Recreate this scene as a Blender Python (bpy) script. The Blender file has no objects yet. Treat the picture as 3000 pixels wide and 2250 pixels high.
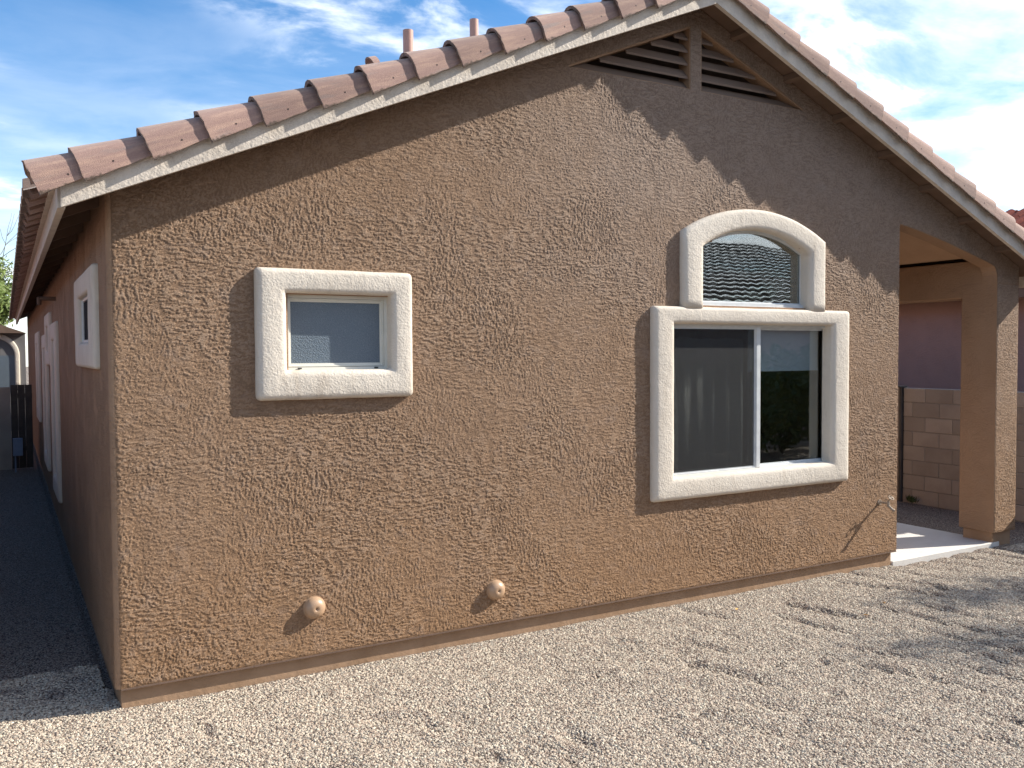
import bpy, bmesh, math, random
import numpy as np
from mathutils import Vector, Matrix, noise
from mathutils.geometry import tessellate_polygon
random.seed(7)
rng = np.random.default_rng(7)
sc = bpy.context.scene
C = sc.collection

# ------------------------------------------------------------------ camera
YAW, PITCH, ROLL = 0.5213, -0.0360, -0.0052
cam = bpy.data.cameras.new('camera')
cam.sensor_width = 36.0
cam.lens = 2583.6 / 3000 * 36.0
cam.clip_start = 0.05
cam.clip_end = 2000
camo = bpy.data.objects.new('camera', cam)
C.objects.link(camo)
fw = Vector((math.sin(YAW) * math.cos(PITCH), math.cos(YAW) * math.cos(PITCH), math.sin(PITCH)))
rt = Vector((math.cos(YAW), -math.sin(YAW), 0))
up = rt.cross(fw)
r2 = rt * math.cos(ROLL) + up * math.sin(ROLL)
u2 = up * math.cos(ROLL) - rt * math.sin(ROLL)
camo.matrix_world = Matrix(((r2.x, u2.x, -fw.x, -0.5035), (r2.y, u2.y, -fw.y, -5.4394), (r2.z, u2.z, -fw.z, 1.9172), (0, 0, 0, 1)))
sc.camera = camo

# ------------------------------------------------------------------ sun, sky, exposure
SUN = Vector((3.2338, -1.0, 2.2492)).normalized()
elev = math.asin(SUN.z)
azim = math.atan2(SUN.x, SUN.y)
sl = bpy.data.lights.new('sun', 'SUN')
sl.energy = 5.0
sl.angle = math.radians(0.55)
sl.color = (1.0, 0.95, 0.86)
so = bpy.data.objects.new('sun', sl)
C.objects.link(so)
so.rotation_mode = 'QUATERNION'
so.rotation_quaternion = (-SUN).to_track_quat('-Z', 'Y')
so.location = SUN * 40

world = bpy.data.worlds.new('World')
sc.world = world
world.use_nodes = True
wn, wl = world.node_tree.nodes, world.node_tree.links
wn.clear()
def W(t, **k):
    n = wn.new(t)
    for a, b in k.items():
        setattr(n, a, b)
    return n
wo = W('ShaderNodeOutputWorld')
bg = W('ShaderNodeBackground')
bg.inputs['Strength'].default_value = 0.05
wl.new(bg.outputs[0], wo.inputs[0])
sky = W('ShaderNodeTexSky', sky_type='NISHITA')
sky.sun_disc = False
sky.sun_elevation = elev
sky.sun_rotation = azim
sky.altitude = 800
sky.air_density = 1.0
sky.dust_density = 0.6
sky.ozone_density = 2.0
tc = W('ShaderNodeTexCoord')
sep = W('ShaderNodeSeparateXYZ')
wl.new(tc.outputs['Generated'], sep.inputs[0])
def wmath(op, a, b=None, clamp=False):
    n = W('ShaderNodeMath', operation=op, use_clamp=clamp)
    for i, v in enumerate((a, b)):
        if v is None: continue
        if isinstance(v, (int, float)): n.inputs[i].default_value = v
        else: wl.new(v, n.inputs[i])
    return n.outputs[0]
zz = wmath('ADD', wmath('MAXIMUM', sep.outputs[2], 0.0), 0.16)
px = wmath('DIVIDE', sep.outputs[0], zz)
py = wmath('DIVIDE', sep.outputs[1], zz)
cmb = W('ShaderNodeCombineXYZ')
wl.new(px, cmb.inputs[0]); wl.new(py, cmb.inputs[1])
mp = W('ShaderNodeMapping')
mp.inputs['Rotation'].default_value = (0, 0, math.radians(28))
mp.inputs['Scale'].default_value = (1.3, 1.9, 1)
mp.inputs['Location'].default_value = (3.1, 1.7, 0)
wl.new(cmb.outputs[0], mp.inputs[0])
def wnoise(scale, detail, rough, dist, src=mp):
    n = W('ShaderNodeTexNoise')
    n.inputs['Scale'].default_value = scale
    n.inputs['Detail'].default_value = detail
    n.inputs['Roughness'].default_value = rough
    n.inputs['Distortion'].default_value = dist
    wl.new(src.outputs[0], n.inputs['Vector'])
    return n.outputs['Fac']
def wramp(v, lo, hi):
    n = W('ShaderNodeMapRange', interpolation_type='SMOOTHSTEP')
    n.inputs['From Min'].default_value = lo
    n.inputs['From Max'].default_value = hi
    wl.new(v, n.inputs['Value'])
    return n.outputs[0]
big = wnoise(0.55, 3, 0.5, 0.3)
fine = wnoise(2.1, 9, 0.58, 0.35)
# hazier towards the sun side (right) and towards the horizon
dotn = W('ShaderNodeVectorMath', operation='DOT_PRODUCT')
wl.new(tc.outputs['Generated'], dotn.inputs[0])
dotn.inputs[1].default_value = SUN
sunside = wramp(dotn.outputs['Value'], 0.35, 0.95)
horiz = wramp(sep.outputs[2], 0.52, 0.0)
veil = wmath('MULTIPLY', wramp(fine, 0.22, 0.74), wmath('ADD', wmath('MULTIPLY', sunside, 1.15), wmath('MULTIPLY', horiz, 0.28)), True)
puff = wmath('MULTIPLY', wramp(fine, 0.46, 0.66), wramp(big, 0.44, 0.60))
cl = wmath('ADD', wmath('MULTIPLY', puff, 0.85), wmath('ADD', veil, wmath('MULTIPLY', wmath('MULTIPLY', horiz, horiz), 0.33)), True)
cloudcol = W('ShaderNodeMix', data_type='RGBA')
wl.new(cl, cloudcol.inputs[0])
hs = W('ShaderNodeHueSaturation')
hs.inputs['Saturation'].default_value = 1.38
hs.inputs['Value'].default_value = 2.35
wl.new(sky.outputs[0], hs.inputs['Color'])
wl.new(hs.outputs[0], cloudcol.inputs[6])
cloudcol.inputs[7].default_value = (18, 18.8, 20, 1)
wl.new(cloudcol.outputs[2], bg.inputs['Color'])

sc.view_settings.view_transform = 'Standard'
sc.view_settings.look = 'None'
sc.view_settings.gamma = 1
sc.view_settings.exposure = 0.78
sc.render.engine = 'CYCLES'
sc.cycles.max_bounces = 8
sc.cycles.transparent_max_bounces = 16

# ------------------------------------------------------------------ helpers
class NT:
    """small node-tree builder"""
    def __init__(s, name):
        s.m = bpy.data.materials.new(name)
        s.m.use_nodes = True
        s.n, s.l = s.m.node_tree.nodes, s.m.node_tree.links
        s.n.clear()
        s.out = s.n.new('ShaderNodeOutputMaterial')
        s.p = s.n.new('ShaderNodeBsdfPrincipled')
        s.l.new(s.p.outputs[0], s.out.inputs[0])
        s.co = s.n.new('ShaderNodeTexCoord')
        s.geo = None
    def set(s, sock, v):
        if hasattr(v, 'is_output') or isinstance(v, bpy.types.NodeSocket): s.l.new(v, sock)
        else: sock.default_value = v
    def map(s, scale=(1, 1, 1), rot=(0, 0, 0), loc=(0, 0, 0), src=None):
        m = s.n.new('ShaderNodeMapping')
        m.inputs['Scale'].default_value = scale
        m.inputs['Rotation'].default_value = rot
        m.inputs['Location'].default_value = loc
        s.l.new(src or s.co.outputs['Object'], m.inputs[0])
        return m.outputs[0]
    def noise(s, vec, scale, detail=4, rough=.5, dist=0, out='Fac', kind=None):
        t = s.n.new('ShaderNodeTexNoise')
        if kind: t.noise_type = kind
        t.inputs['Scale'].default_value = scale
        t.inputs['Detail'].default_value = detail
        t.inputs['Roughness'].default_value = rough
        t.inputs['Distortion'].default_value = dist
        s.l.new(vec, t.inputs['Vector'])
        return t.outputs[out]
    def voro(s, vec, scale, feature='F1', out='Distance', rand=1.0):
        t = s.n.new('ShaderNodeTexVoronoi')
        t.feature = feature
        t.inputs['Scale'].default_value = scale
        t.inputs['Randomness'].default_value = rand
        s.l.new(vec, t.inputs['Vector'])
        return t.outputs[out]
    def math(s, op, a, b=None, c=None, clamp=False):
        n = s.n.new('ShaderNodeMath')
        n.operation = op
        n.use_clamp = clamp
        for i, v in enumerate((a, b, c)):
            if v is not None: s.set(n.inputs[i], v)
        return n.outputs[0]
    def step(s, v, lo, hi, a=0., b=1.):
        n = s.n.new('ShaderNodeMapRange')
        n.interpolation_type = 'SMOOTHSTEP'
        s.set(n.inputs['Value'], v)
        n.inputs['From Min'].default_value = lo
        n.inputs['From Max'].default_value = hi
        n.inputs['To Min'].default_value = a
        n.inputs['To Max'].default_value = b
        return n.outputs[0]
    def mix(s, f, a, b):
        n = s.n.new('ShaderNodeMix')
        n.data_type = 'RGBA'
        s.set(n.inputs[0], f)
        for i, v in ((6, a), (7, b)):
            if isinstance(v, tuple): v = v if len(v) == 4 else (*v, 1)
            s.set(n.inputs[i], v)
        return n.outputs[2]
    def bump(s, h, dist, strength=1.0, prev=None):
        n = s.n.new('ShaderNodeBump')
        n.inputs['Strength'].default_value = strength
        n.inputs['Distance'].default_value = dist
        s.l.new(h, n.inputs['Height'])
        if prev: s.l.new(prev, n.inputs['Normal'])
        return n.outputs[0]
    def done(s, col, rough=.8, normal=None, spec=.3, metal=0.):
        if isinstance(col, tuple): col = (*col, 1)
        s.set(s.p.inputs['Base Color'], col)
        s.set(s.p.inputs['Roughness'], rough)
        s.set(s.p.inputs['Specular IOR Level'], spec)
        s.set(s.p.inputs['Metallic'], metal)
        if normal: s.l.new(normal, s.p.inputs['Normal'])
        return s.m

def mesh_obj(name, verts, faces, mat, parent=None, smooth=False, **props):
    me = bpy.data.meshes.new(name)
    me.from_pydata([tuple(v) for v in verts], [], faces)
    me.update()
    if smooth: me.shade_smooth()
    if mat: me.materials.append(mat)
    o = bpy.data.objects.new(name, me)
    C.objects.link(o)
    o.parent = parent
    for k, v in props.items(): o[k] = v
    return o
def bm_obj(name, bm, mat, parent=None, smooth=False, **props):
    me = bpy.data.meshes.new(name)
    bm.normal_update()
    bm.to_mesh(me); bm.free()
    if smooth: me.shade_smooth()
    if mat: me.materials.append(mat)
    o = bpy.data.objects.new(name, me)
    C.objects.link(o)
    o.parent = parent
    for k, v in props.items(): o[k] = v
    return o
def empty(name, loc=(0, 0, 0), **props):
    o = bpy.data.objects.new(name, None)
    o.empty_display_size = .2
    o.location = loc
    C.objects.link(o)
    for k, v in props.items(): o[k] = v
    return o
def box_bm(bm, lo, hi, bev=0.0, seg=2):
    g = bmesh.ops.create_cube(bm, size=1)
    vs = g['verts']
    for v in vs:
        v.co = Vector([lo[i] + (v.co[i] + .5) * (hi[i] - lo[i]) for i in range(3)])
    if bev:
        es = list({e for v in vs for e in v.link_edges})
        bmesh.ops.bevel(bm, geom=es, offset=bev, segments=seg, profile=.5, affect='EDGES')
def box(name, lo, hi, mat, parent=None, bev=0.0, **props):
    bm = bmesh.new()
    box_bm(bm, lo, hi, bev)
    return bm_obj(name, bm, mat, parent, **props)
def cyl_bm(bm, a, b, r0, r1=None, seg=20, caps=True):
    a, b = Vector(a), Vector(b)
    d = b - a
    r1 = r0 if r1 is None else r1
    M = Matrix.Translation((a + b) / 2) @ d.to_track_quat('Z', 'Y').to_matrix().to_4x4()
    bmesh.ops.create_cone(bm, cap_ends=caps, segments=seg, radius1=r0, radius2=r1, depth=d.length, matrix=M)
def prism(name, outline, axis, a, b, mat, parent=None, **props):
    """outline: list of 2-d points; extruded along axis ('x','y','z') from a to b"""
    def P(u, v, w):
        return {'y': (u, w, v), 'x': (w, u, v), 'z': (u, v, w)}[axis]
    n = len(outline)
    vs = [P(u, v, a) for u, v in outline] + [P(u, v, b) for u, v in outline]
    fs = [tuple(range(n)), tuple(range(2 * n - 1, n - 1, -1))] + [(i, n + i, n + (i + 1) % n, (i + 1) % n) for i in range(n)]
    me = bpy.data.meshes.new(name)
    me.from_pydata(vs, [], fs)
    bm = bmesh.new(); bm.from_mesh(me)
    bmesh.ops.recalc_face_normals(bm, faces=bm.faces)
    bpy.data.meshes.remove(me)
    return bm_obj(name, bm, mat, parent, **props)

# ------------------------------------------------------------------ materials
def mat_stucco(name, c0, c1, amp=1.0, lace=True):
    t = NT(name)
    w = t.noise(t.map(), 3.0, 3, .5, 0, 'Color')
    wv = t.n.new('ShaderNodeVectorMath'); wv.operation = 'MULTIPLY_ADD'
    t.l.new(w, wv.inputs[0]); wv.inputs[1].default_value = (.16, .16, .16); t.l.new(t.co.outputs['Object'], wv.inputs[2])
    W0 = wv.outputs[0]
    if lace:
        # skip-trowel relief: short flattened ridges, mostly horizontal, some upright patches
        h1 = t.noise(t.map((15, 15, 44), src=W0), 1.0, 3, .55, .5)
        v1 = t.noise(t.map((40, 40, 15), src=W0, loc=(5, 2, 9)), 1.0, 3, .55, .5)
        sel = t.step(t.noise(t.map(loc=(3, 8, 1)), 2.3, 2, .5), .52, .62)
        m = t.n.new('ShaderNodeMix'); m.data_type = 'FLOAT'
        t.l.new(sel, m.inputs[0]); t.l.new(h1, m.inputs[2]); t.l.new(v1, m.inputs[3])
        base = m.outputs[0]
        ridge = t.math('SUBTRACT', 1.0, t.math('ABSOLUTE', t.math('MULTIPLY', t.math('SUBTRACT', base, .5), 8.5)), clamp=True)
        plate = t.step(base, .50, .56)
        lump = t.noise(t.map((1, 1, 1.3), src=W0), 62, 2, .6, .8)
        lump = t.step(lump, .48, .66)
        patch = t.step(t.noise(t.map(loc=(1, 4, 7)), 4.5, 3, .5), .36, .58, .35, 1.0)
        h = t.math('ADD', t.math('MULTIPLY', t.step(ridge, .25, .95), .75), t.math('ADD', t.math('MULTIPLY', plate, .30), t.math('MULTIPLY', lump, .42)))
        h = t.math('MULTIPLY', h, patch)
        g = t.noise(t.map(), 260, 2, .6)
        hh = t.math('ADD', h, t.math('MULTIPLY', g, .12))
        nb = t.bump(hh, .0062 * amp)
    else:
        g = t.noise(t.map(), 75, 3, .65)
        g2 = t.noise(t.map(), 22, 2, .5)
        hh = t.math('ADD', t.math('MULTIPLY', g, .7), t.math('MULTIPLY', g2, .6))
        h = hh
        nb = t.bump(hh, .0075 * amp)
        stain = t.step(t.noise(t.map((7, 7, 1.2)), 1.6, 5, .65), .54, .75)
    mot = t.noise(t.map(), 1.3, 5, .6)
    spk = t.noise(t.map(), 34, 3, .6)
    f = t.math('ADD', t.math('MULTIPLY', t.step(mot, .3, .7), .6), t.math('MULTIPLY', spk, .4))
    col = t.mix(f, c0, c1)
    if not lace: col = t.mix(t.math('MULTIPLY', stain, .42), col, (.36, .29, .22))
    return t.done(col, .82, nb, .25)

M = {}
M['stucco'] = mat_stucco('stucco_brown', (.30, .184, .11), (.36, .230, .146), .55)
M['stucco_soft'] = mat_stucco('stucco_brown_soft', (.28, .168, .098), (.33, .208, .130), 1.7)
M['footing'] = None
M['trim'] = mat_stucco('trim_cream', (.57, .50, .415), (.67, .60, .51), .9, False)
M['mauve'] = mat_stucco('stucco_mauve', (.30, .19, .17), (.34, .22, .20), .4)
M['greywall'] = mat_stucco('stucco_grey', (.15, .145, .145), (.19, .18, .18), .4)

M['coat'] = None
def mat_coat():
    t = NT('stucco_coat')
    mot = t.noise(t.map(), 1.1, 5, .6)
    spk = t.noise(t.map(), 40, 3, .6)
    f = t.math('ADD', t.math('MULTIPLY', t.step(mot, .3, .7), .5), t.math('MULTIPLY', spk, .5))
    col = t.mix(f, (.325, .200, .120), (.395, .254, .162))
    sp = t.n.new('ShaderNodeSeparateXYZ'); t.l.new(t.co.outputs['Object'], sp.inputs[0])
    # paler high on the gable, warm ground bounce painted in below, uneven outlines
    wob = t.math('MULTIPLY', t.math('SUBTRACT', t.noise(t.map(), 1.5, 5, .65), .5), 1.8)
    pale_top = t.math('MULTIPLY', t.step(t.math('ADD', sp.outputs[2], wob), 1.6, 3.6), t.step(t.math('ADD', sp.outputs[0], wob), 1.4, 4.2))
    col = t.mix(t.math('MULTIPLY', pale_top, .62), col, (.37, .288, .24))
    warm_bounce = t.step(t.math('ADD', sp.outputs[2], t.math('MULTIPLY', wob, .8)), 1.5, -.1)
    col = t.mix(t.math('MULTIPLY', warm_bounce, .6), col, (.40, .222, .108))
    drip = t.step(t.noise(t.map((9, 9, .55)), 1, 4, .6), .58, .74)
    col = t.mix(t.math('MULTIPLY', drip, .22), col, (.20, .13, .09))
    # relief shading painted into the colour: hollows darkened, ridges lightened
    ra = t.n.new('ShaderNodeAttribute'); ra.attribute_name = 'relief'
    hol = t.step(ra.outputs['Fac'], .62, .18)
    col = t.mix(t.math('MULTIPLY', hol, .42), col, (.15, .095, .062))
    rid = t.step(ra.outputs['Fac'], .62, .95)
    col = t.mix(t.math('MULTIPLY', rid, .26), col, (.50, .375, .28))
    mott = t.step(t.noise(t.map((1, 1, 1.6)), 7, 5, .7), .50, .68)
    col = t.mix(t.math('MULTIPLY', mott, .16), col, (.46, .37, .32))
    g = t.noise(t.map(), 240, 3, .65)
    return t.done(col, .78, t.bump(t.math('ADD', g, t.math('MULTIPLY', t.step(t.noise(t.map((1, 1, 1.9)), 100, 3, .7, .6), .42, .60), .9)), .0042), .2)
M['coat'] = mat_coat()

def mat_plain(name, c0, c1, scale=8, rough=.7, bump=.0, bscale=60, spec=.3, stretch=(1, 1, 1), metal=0.):
    t = NT(name)
    f = t.step(t.noise(t.map(stretch), scale, 5, .6), .3, .7)
    col = t.mix(f, c0, c1)
    nb = t.bump(t.noise(t.map(stretch), bscale, 3, .6), bump) if bump else None
    return t.done(col, rough, nb, spec, metal)
M['footing'] = mat_plain('footing_paint', (.29, .18, .105), (.35, .225, .14), 6, .8, .004, 25)
M['fascia'] = mat_plain('fascia_paint', (.53, .46, .385), (.62, .545, .46), 9, .75, .006, 45)
M['soffit'] = mat_plain('soffit_brown', (.13, .085, .06), (.17, .11, .08), 5, .8, .002, 30, stretch=(1, .3, 1))
M['slat'] = mat_plain('slat_brown', (.17, .115, .085), (.22, .15, .11), 5, .75, .001, 40, stretch=(.3, 1, 1))
M['ceiling'] = mat_plain('patio_ceiling', (.42, .27, .17), (.46, .30, .19), 4, .8, .001, 30)
M['vinyl'] = mat_plain('window_vinyl', (.60, .58, .50), (.66, .64, .57), 6, .45, 0)
M['alu'] = mat_plain('window_aluminium', (.50, .51, .51), (.58, .59, .58), 12, .38, 0, metal=.0, spec=.5)
M['dark'] = mat_plain('dark_rubber', (.015, .015, .016), (.03, .03, .03), 6, .6, 0)
M['interior'] = mat_plain('room_paint', (.035, .033, .03), (.05, .045, .04), 2, .9, 0)
M['cap'] = mat_plain('cap_paint', (.39, .25, .155), (.42, .275, .17), 14, .38, 0.0004, 60, spec=.5)
M['pipe'] = mat_plain('pipe_paint', (.47, .27, .21), (.53, .31, .25), 9, .5, .001, 40)
M['brass'] = mat_plain('hose_bib_metal', (.28, .21, .15), (.42, .35, .28), 40, .45, 0, metal=.3, spec=.5)
M['mortar'] = mat_plain('mortar', (.27, .235, .20), (.33, .29, .25), 20, .9, .003, 90)
M['gatepaint'] = mat_plain('gate_paint', (.045, .035, .03), (.07, .055, .045), 6, .6, .001, 50)
M['steel'] = mat_plain('post_steel', (.07, .062, .058), (.10, .09, .082), 6, .6, 0)
M['box'] = mat_plain('utility_paint', (.20, .24, .32), (.25, .29, .37), 6, .6, 0)
M['curtain'] = mat_plain('curtain_cloth', (.42, .42, .43), (.50, .50, .50), 30, .9, .001, 200)
M['shade'] = mat_plain('shade_cloth', (.60, .64, .74), (.66, .70, .78), 60, .9, .0005, 300)
M['nail'] = mat_plain('nail_sealant', (.03, .02, .02), (.05, .035, .03), 30, .5, 0)

def mat_tile(name, base, hi, streak, dirt=True):
    t = NT(name)
    oi = t.n.new('ShaderNodeObjectInfo')
    rn = oi.outputs['Random']
    off = t.n.new('ShaderNodeCombineXYZ')
    t.l.new(t.math('MULTIPLY', rn, 37.0), off.inputs[0]); t.l.new(t.math('MULTIPLY', rn, 19.0), off.inputs[1]); t.l.new(t.math('MULTIPLY', rn, 53.0), off.inputs[2])
    va = t.n.new('ShaderNodeVectorMath'); va.operation = 'ADD'
    t.l.new(t.co.outputs['Object'], va.inputs[0]); t.l.new(off.outputs[0], va.inputs[1])
    v = va.outputs[0]
    s1 = t.step(t.noise(t.map((2.5, 34, 34), src=v), 1, 4, .6), .42, .70)
    s2 = t.step(t.noise(t.map((2.0, 22, 22), src=v, loc=(9, 3, 1)), 1, 4, .6), .56, .72)
    gr = t.noise(t.map(src=v), 190, 3, .7)
    col = t.mix(s1, base, hi)
    col = t.mix(t.math('MULTIPLY', s2, .75), col, streak)
    col = t.mix(t.math('MULTIPLY', t.step(gr, .4, .65), .35), col, tuple(x * .62 for x in base))
    bright = t.step(rn, 0, 1, .78, 1.14)
    hsv = t.n.new('ShaderNodeHueSaturation'); t.l.new(bright, hsv.inputs['Value']); t.l.new(col, hsv.inputs['Color'])
    col = hsv.outputs[0]
    if dirt:
        sp = t.n.new('ShaderNodeSeparateXYZ'); t.l.new(t.co.outputs['Object'], sp.inputs[0])
        e = t.noise(t.map((1, 1, 1), src=v), 42, 4, .65)
        edge = t.math('ADD', sp.outputs[2], t.math('MULTIPLY', e, .055))
        d = t.step(edge, -.040, -.058)
        nose = t.step(t.math('ADD', sp.outputs[0], t.math('MULTIPLY', e, .022)), .017, .006)
        dd = t.math('MAXIMUM', d, t.math('MULTIPLY', nose, .75))
        col = t.mix(t.math('MULTIPLY', dd, .82), col, (.055, .042, .03))
    nb = t.bump(t.math('ADD', gr, t.noise(t.map((4, 18, 18), src=v), 1, 3, .5)), .0028)
    t.p.inputs['Sheen Weight'].default_value = .30 if dirt else 0.
    t.p.inputs['Sheen Roughness'].default_value = .45
    t.p.inputs['Sheen Tint'].default_value = (.9, .86, .8, 1)
    return t.done(col, .85 if dirt else 1., nb, .2 if dirt else .02)
M['tile'] = mat_tile('roof_tile_concrete', (.31, .198, .165), (.42, .275, .212), (.245, .20, .185))
M['tile_red'] = mat_tile('neighbour_tile_red', (.17, .055, .045), (.25, .085, .06), (.10, .05, .05), False)

M['tile_dark'] = mat_tile('roof_tile_dark', (.014, .012, .012), (.022, .018, .017), (.012, .011, .011), False)

def mat_block():
    t = NT('concrete_block')
    oi = t.n.new('ShaderNodeObjectInfo')
    off = t.n.new('ShaderNodeVectorMath'); off.operation = 'ADD'
    t.l.new(t.co.outputs['Object'], off.inputs[0]); t.l.new(oi.outputs['Location'], off.inputs[1])
    v = off.outputs[0]
    g = t.noise(t.map(src=v), 120, 3, .7)
    col = t.mix(g, (.36, .29, .235), (.50, .42, .35))
    col = t.mix(t.math('MULTIPLY', t.step(t.noise(t.map(src=v), 2.5, 4, .6), .4, .7), .35), col, (.25, .20, .165))
    hsv = t.n.new('ShaderNodeHueSaturation'); t.l.new(t.step(oi.outputs['Random'], 0, 1, .84, 1.1), hsv.inputs['Value']); t.l.new(col, hsv.inputs['Color'])
    return t.done(hsv.outputs[0], .92, t.bump(g, .003), .15)
M['block'] = mat_block()

def mat_concrete():
    t = NT('patio_concrete')
    f = t.noise(t.map(), 5, 6, .65)
    col = t.mix(f, (.56, .53, .49), (.70, .67, .62))
    col = t.mix(t.math('MULTIPLY', t.step(t.noise(t.map(), 22, 3, .6), .6, .75), .3), col, (.40, .36, .31))
    return t.done(col, .8, t.bump(t.noise(t.map(), 180, 2, .6), .001), .25)
M['slab'] = mat_concrete()

def mat_ground():
    t = NT('gravel_bed')
    w = t.noise(t.map(), 18, 2, .5, 0, 'Color')
    wv = t.n.new('ShaderNodeVectorMath'); wv.operation = 'MULTIPLY_ADD'
    t.l.new(w, wv.inputs[0]); wv.inputs[1].default_value = (.02, .02, .02); t.l.new(t.co.outputs['Object'], wv.inputs[2])
    cell = t.voro(wv.outputs[0], 92, 'F1', 'Color')
    d = t.voro(wv.outputs[0], 92, 'F1', 'Distance')
    sp = t.n.new('ShaderNodeSeparateColor'); t.l.new(cell, sp.inputs[0])
    cr = t.n.new('ShaderNodeValToRGB')
    e = cr.color_ramp.elements
    e[0].position = 0; e[0].color = (.13, .09, .07, 1)
    e[1].position = 1; e[1].color = (.50, .44, .36, 1)
    for p_, c_ in ((.25, (.28, .20, .16, 1)), (.5, (.38, .31, .25, 1)), (.75, (.33, .29, .25, 1))):
        k = e.new(p_); k.color = c_
    t.l.new(sp.outputs[0], cr.inputs[0])
    col = t.mix(t.step(d, .45, .75), cr.outputs[0], (.05, .038, .03))
    big = t.noise(t.map(), 1.6, 4, .6)
    col = t.mix(t.math('MULTIPLY', t.step(big, .45, .7), .25), col, (.22, .16, .12))
    h = t.math('SUBTRACT', 1.0, t.step(d, .1, .7))
    return t.done(col, .85, t.bump(h, .006), .2)
M['ground'] = mat_ground()

def mat_stone():
    t = NT('pea_gravel')
    oi = t.n.new('ShaderNodeObjectInfo')
    cr = t.n.new('ShaderNodeValToRGB')
    cr.color_ramp.interpolation = 'LINEAR'
    e = cr.color_ramp.elements
    e[0].position = 0; e[0].color = (.10,.08,.06, 1)
    e[1].position = 1; e[1].color = (.70, .65, .52, 1)
    for p_, c_ in ((.12, (.23, .165, .125, 1)), (.3, (.45, .345, .265, 1)), (.45, (.55, .465, .36, 1)), (.6, (.32, .29, .235, 1)), (.75, (.63, .55, .435, 1)), (.88, (.48, .37, .285, 1))):
        k = e.new(p_); k.color = c_
    t.l.new(oi.outputs['Random'], cr.inputs[0])
    col = t.mix(t.math('MULTIPLY', t.noise(t.map(), 260, 2, .6), .5), cr.outputs[0], (.40,.335,.25))
    return t.done(col, .7, None, .3)
M['stone'] = mat_stone()

def mat_pane():
    """clear window glass: sees through, reflects by Fresnel"""
    t = NT('window_glass')
    tr = t.n.new('ShaderNodeBsdfTransparent'); tr.inputs[0].default_value = (.86, .89, .88, 1)
    gl = t.n.new('ShaderNodeBsdfGlossy'); gl.inputs['Roughness'].default_value = .012
    gl.inputs['Color'].default_value = (1, 1, 1, 1)
    fr = t.n.new('ShaderNodeFresnel'); fr.inputs[0].default_value = 1.6
    nz = t.bump(t.noise(t.map(), 1.6, 1, .5), .0012)
    t.l.new(nz, gl.inputs['Normal'])
    fx = t.math('MULTIPLY', fr.outputs[0], .55, clamp=True)
    mx = t.n.new('ShaderNodeMixShader')
    t.l.new(fx, mx.inputs[0]); t.l.new(tr.outputs[0], mx.inputs[1]); t.l.new(gl.outputs[0], mx.inputs[2])
    t.n.remove(t.p)
    t.l.new(mx.outputs[0], t.out.inputs[0])
    return t.m
M['glass'] = mat_pane()
def mat_screen():
    """insect screen: fine dark mesh, partly see-through"""
    t = NT('insect_screen')
    tr = t.n.new('ShaderNodeBsdfTransparent'); tr.inputs[0].default_value = (1, 1, 1, 1)
    mx = t.n.new('ShaderNodeMixShader')
    mx.inputs[0].default_value = .42
    t.done((.025, .025, .026), .6, None, .3)
    t.l.new(tr.outputs[0], mx.inputs[1]); t.l.new(t.p.outputs[0], mx.inputs[2])
    t.l.new(mx.outputs[0], t.out.inputs[0])
    return t.m
M['screen'] = mat_screen()
M['dark_sheet'] = mat_plain('dark_window_sheet', (.018, .018, .02), (.03, .03, .032), 60, .9, 0, spec=.05)  # near-black sheet for the side windows
def mat_obscure():
    t = NT('obscure_glass')
    d = t.voro(t.map(), 150, 'SMOOTH_F1')
    spk = t.step(t.noise(t.map(), 330, 2, .6), .60, .70)
    col = t.mix(spk, (.105, .135, .165), (.30, .34, .36))
    return t.done(col, .33, t.bump(d, .003), .6)
M['obscure'] = mat_obscure()
def mat_leaf(name, c0, c1):
    t = NT(name)
    oi = t.n.new('ShaderNodeObjectInfo')
    f = t.noise(t.map(), 2.2, 3, .6)
    col = t.mix(f, c0, c1)
    return t.done(col, .6, None, .3)
M['leaf'] = mat_leaf('leaf_green', (.06, .10, .02), (.16, .20, .05))
M['leaf_dark'] = mat_leaf('leaf_olive', (.04, .07, .02), (.09, .12, .035))
M['bark'] = mat_plain('bark', (.10, .085, .055), (.17, .14, .09), 14, .9, .006, 30)
M['dryleaf'] = mat_plain('dry_leaf', (.55, .27, .05), (.62, .34, .08), 30, .7, .001, 60)
M['weed'] = mat_plain('weed_green', (.05, .07, .02), (.08, .10, .03), 20, .8, 0)

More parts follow.
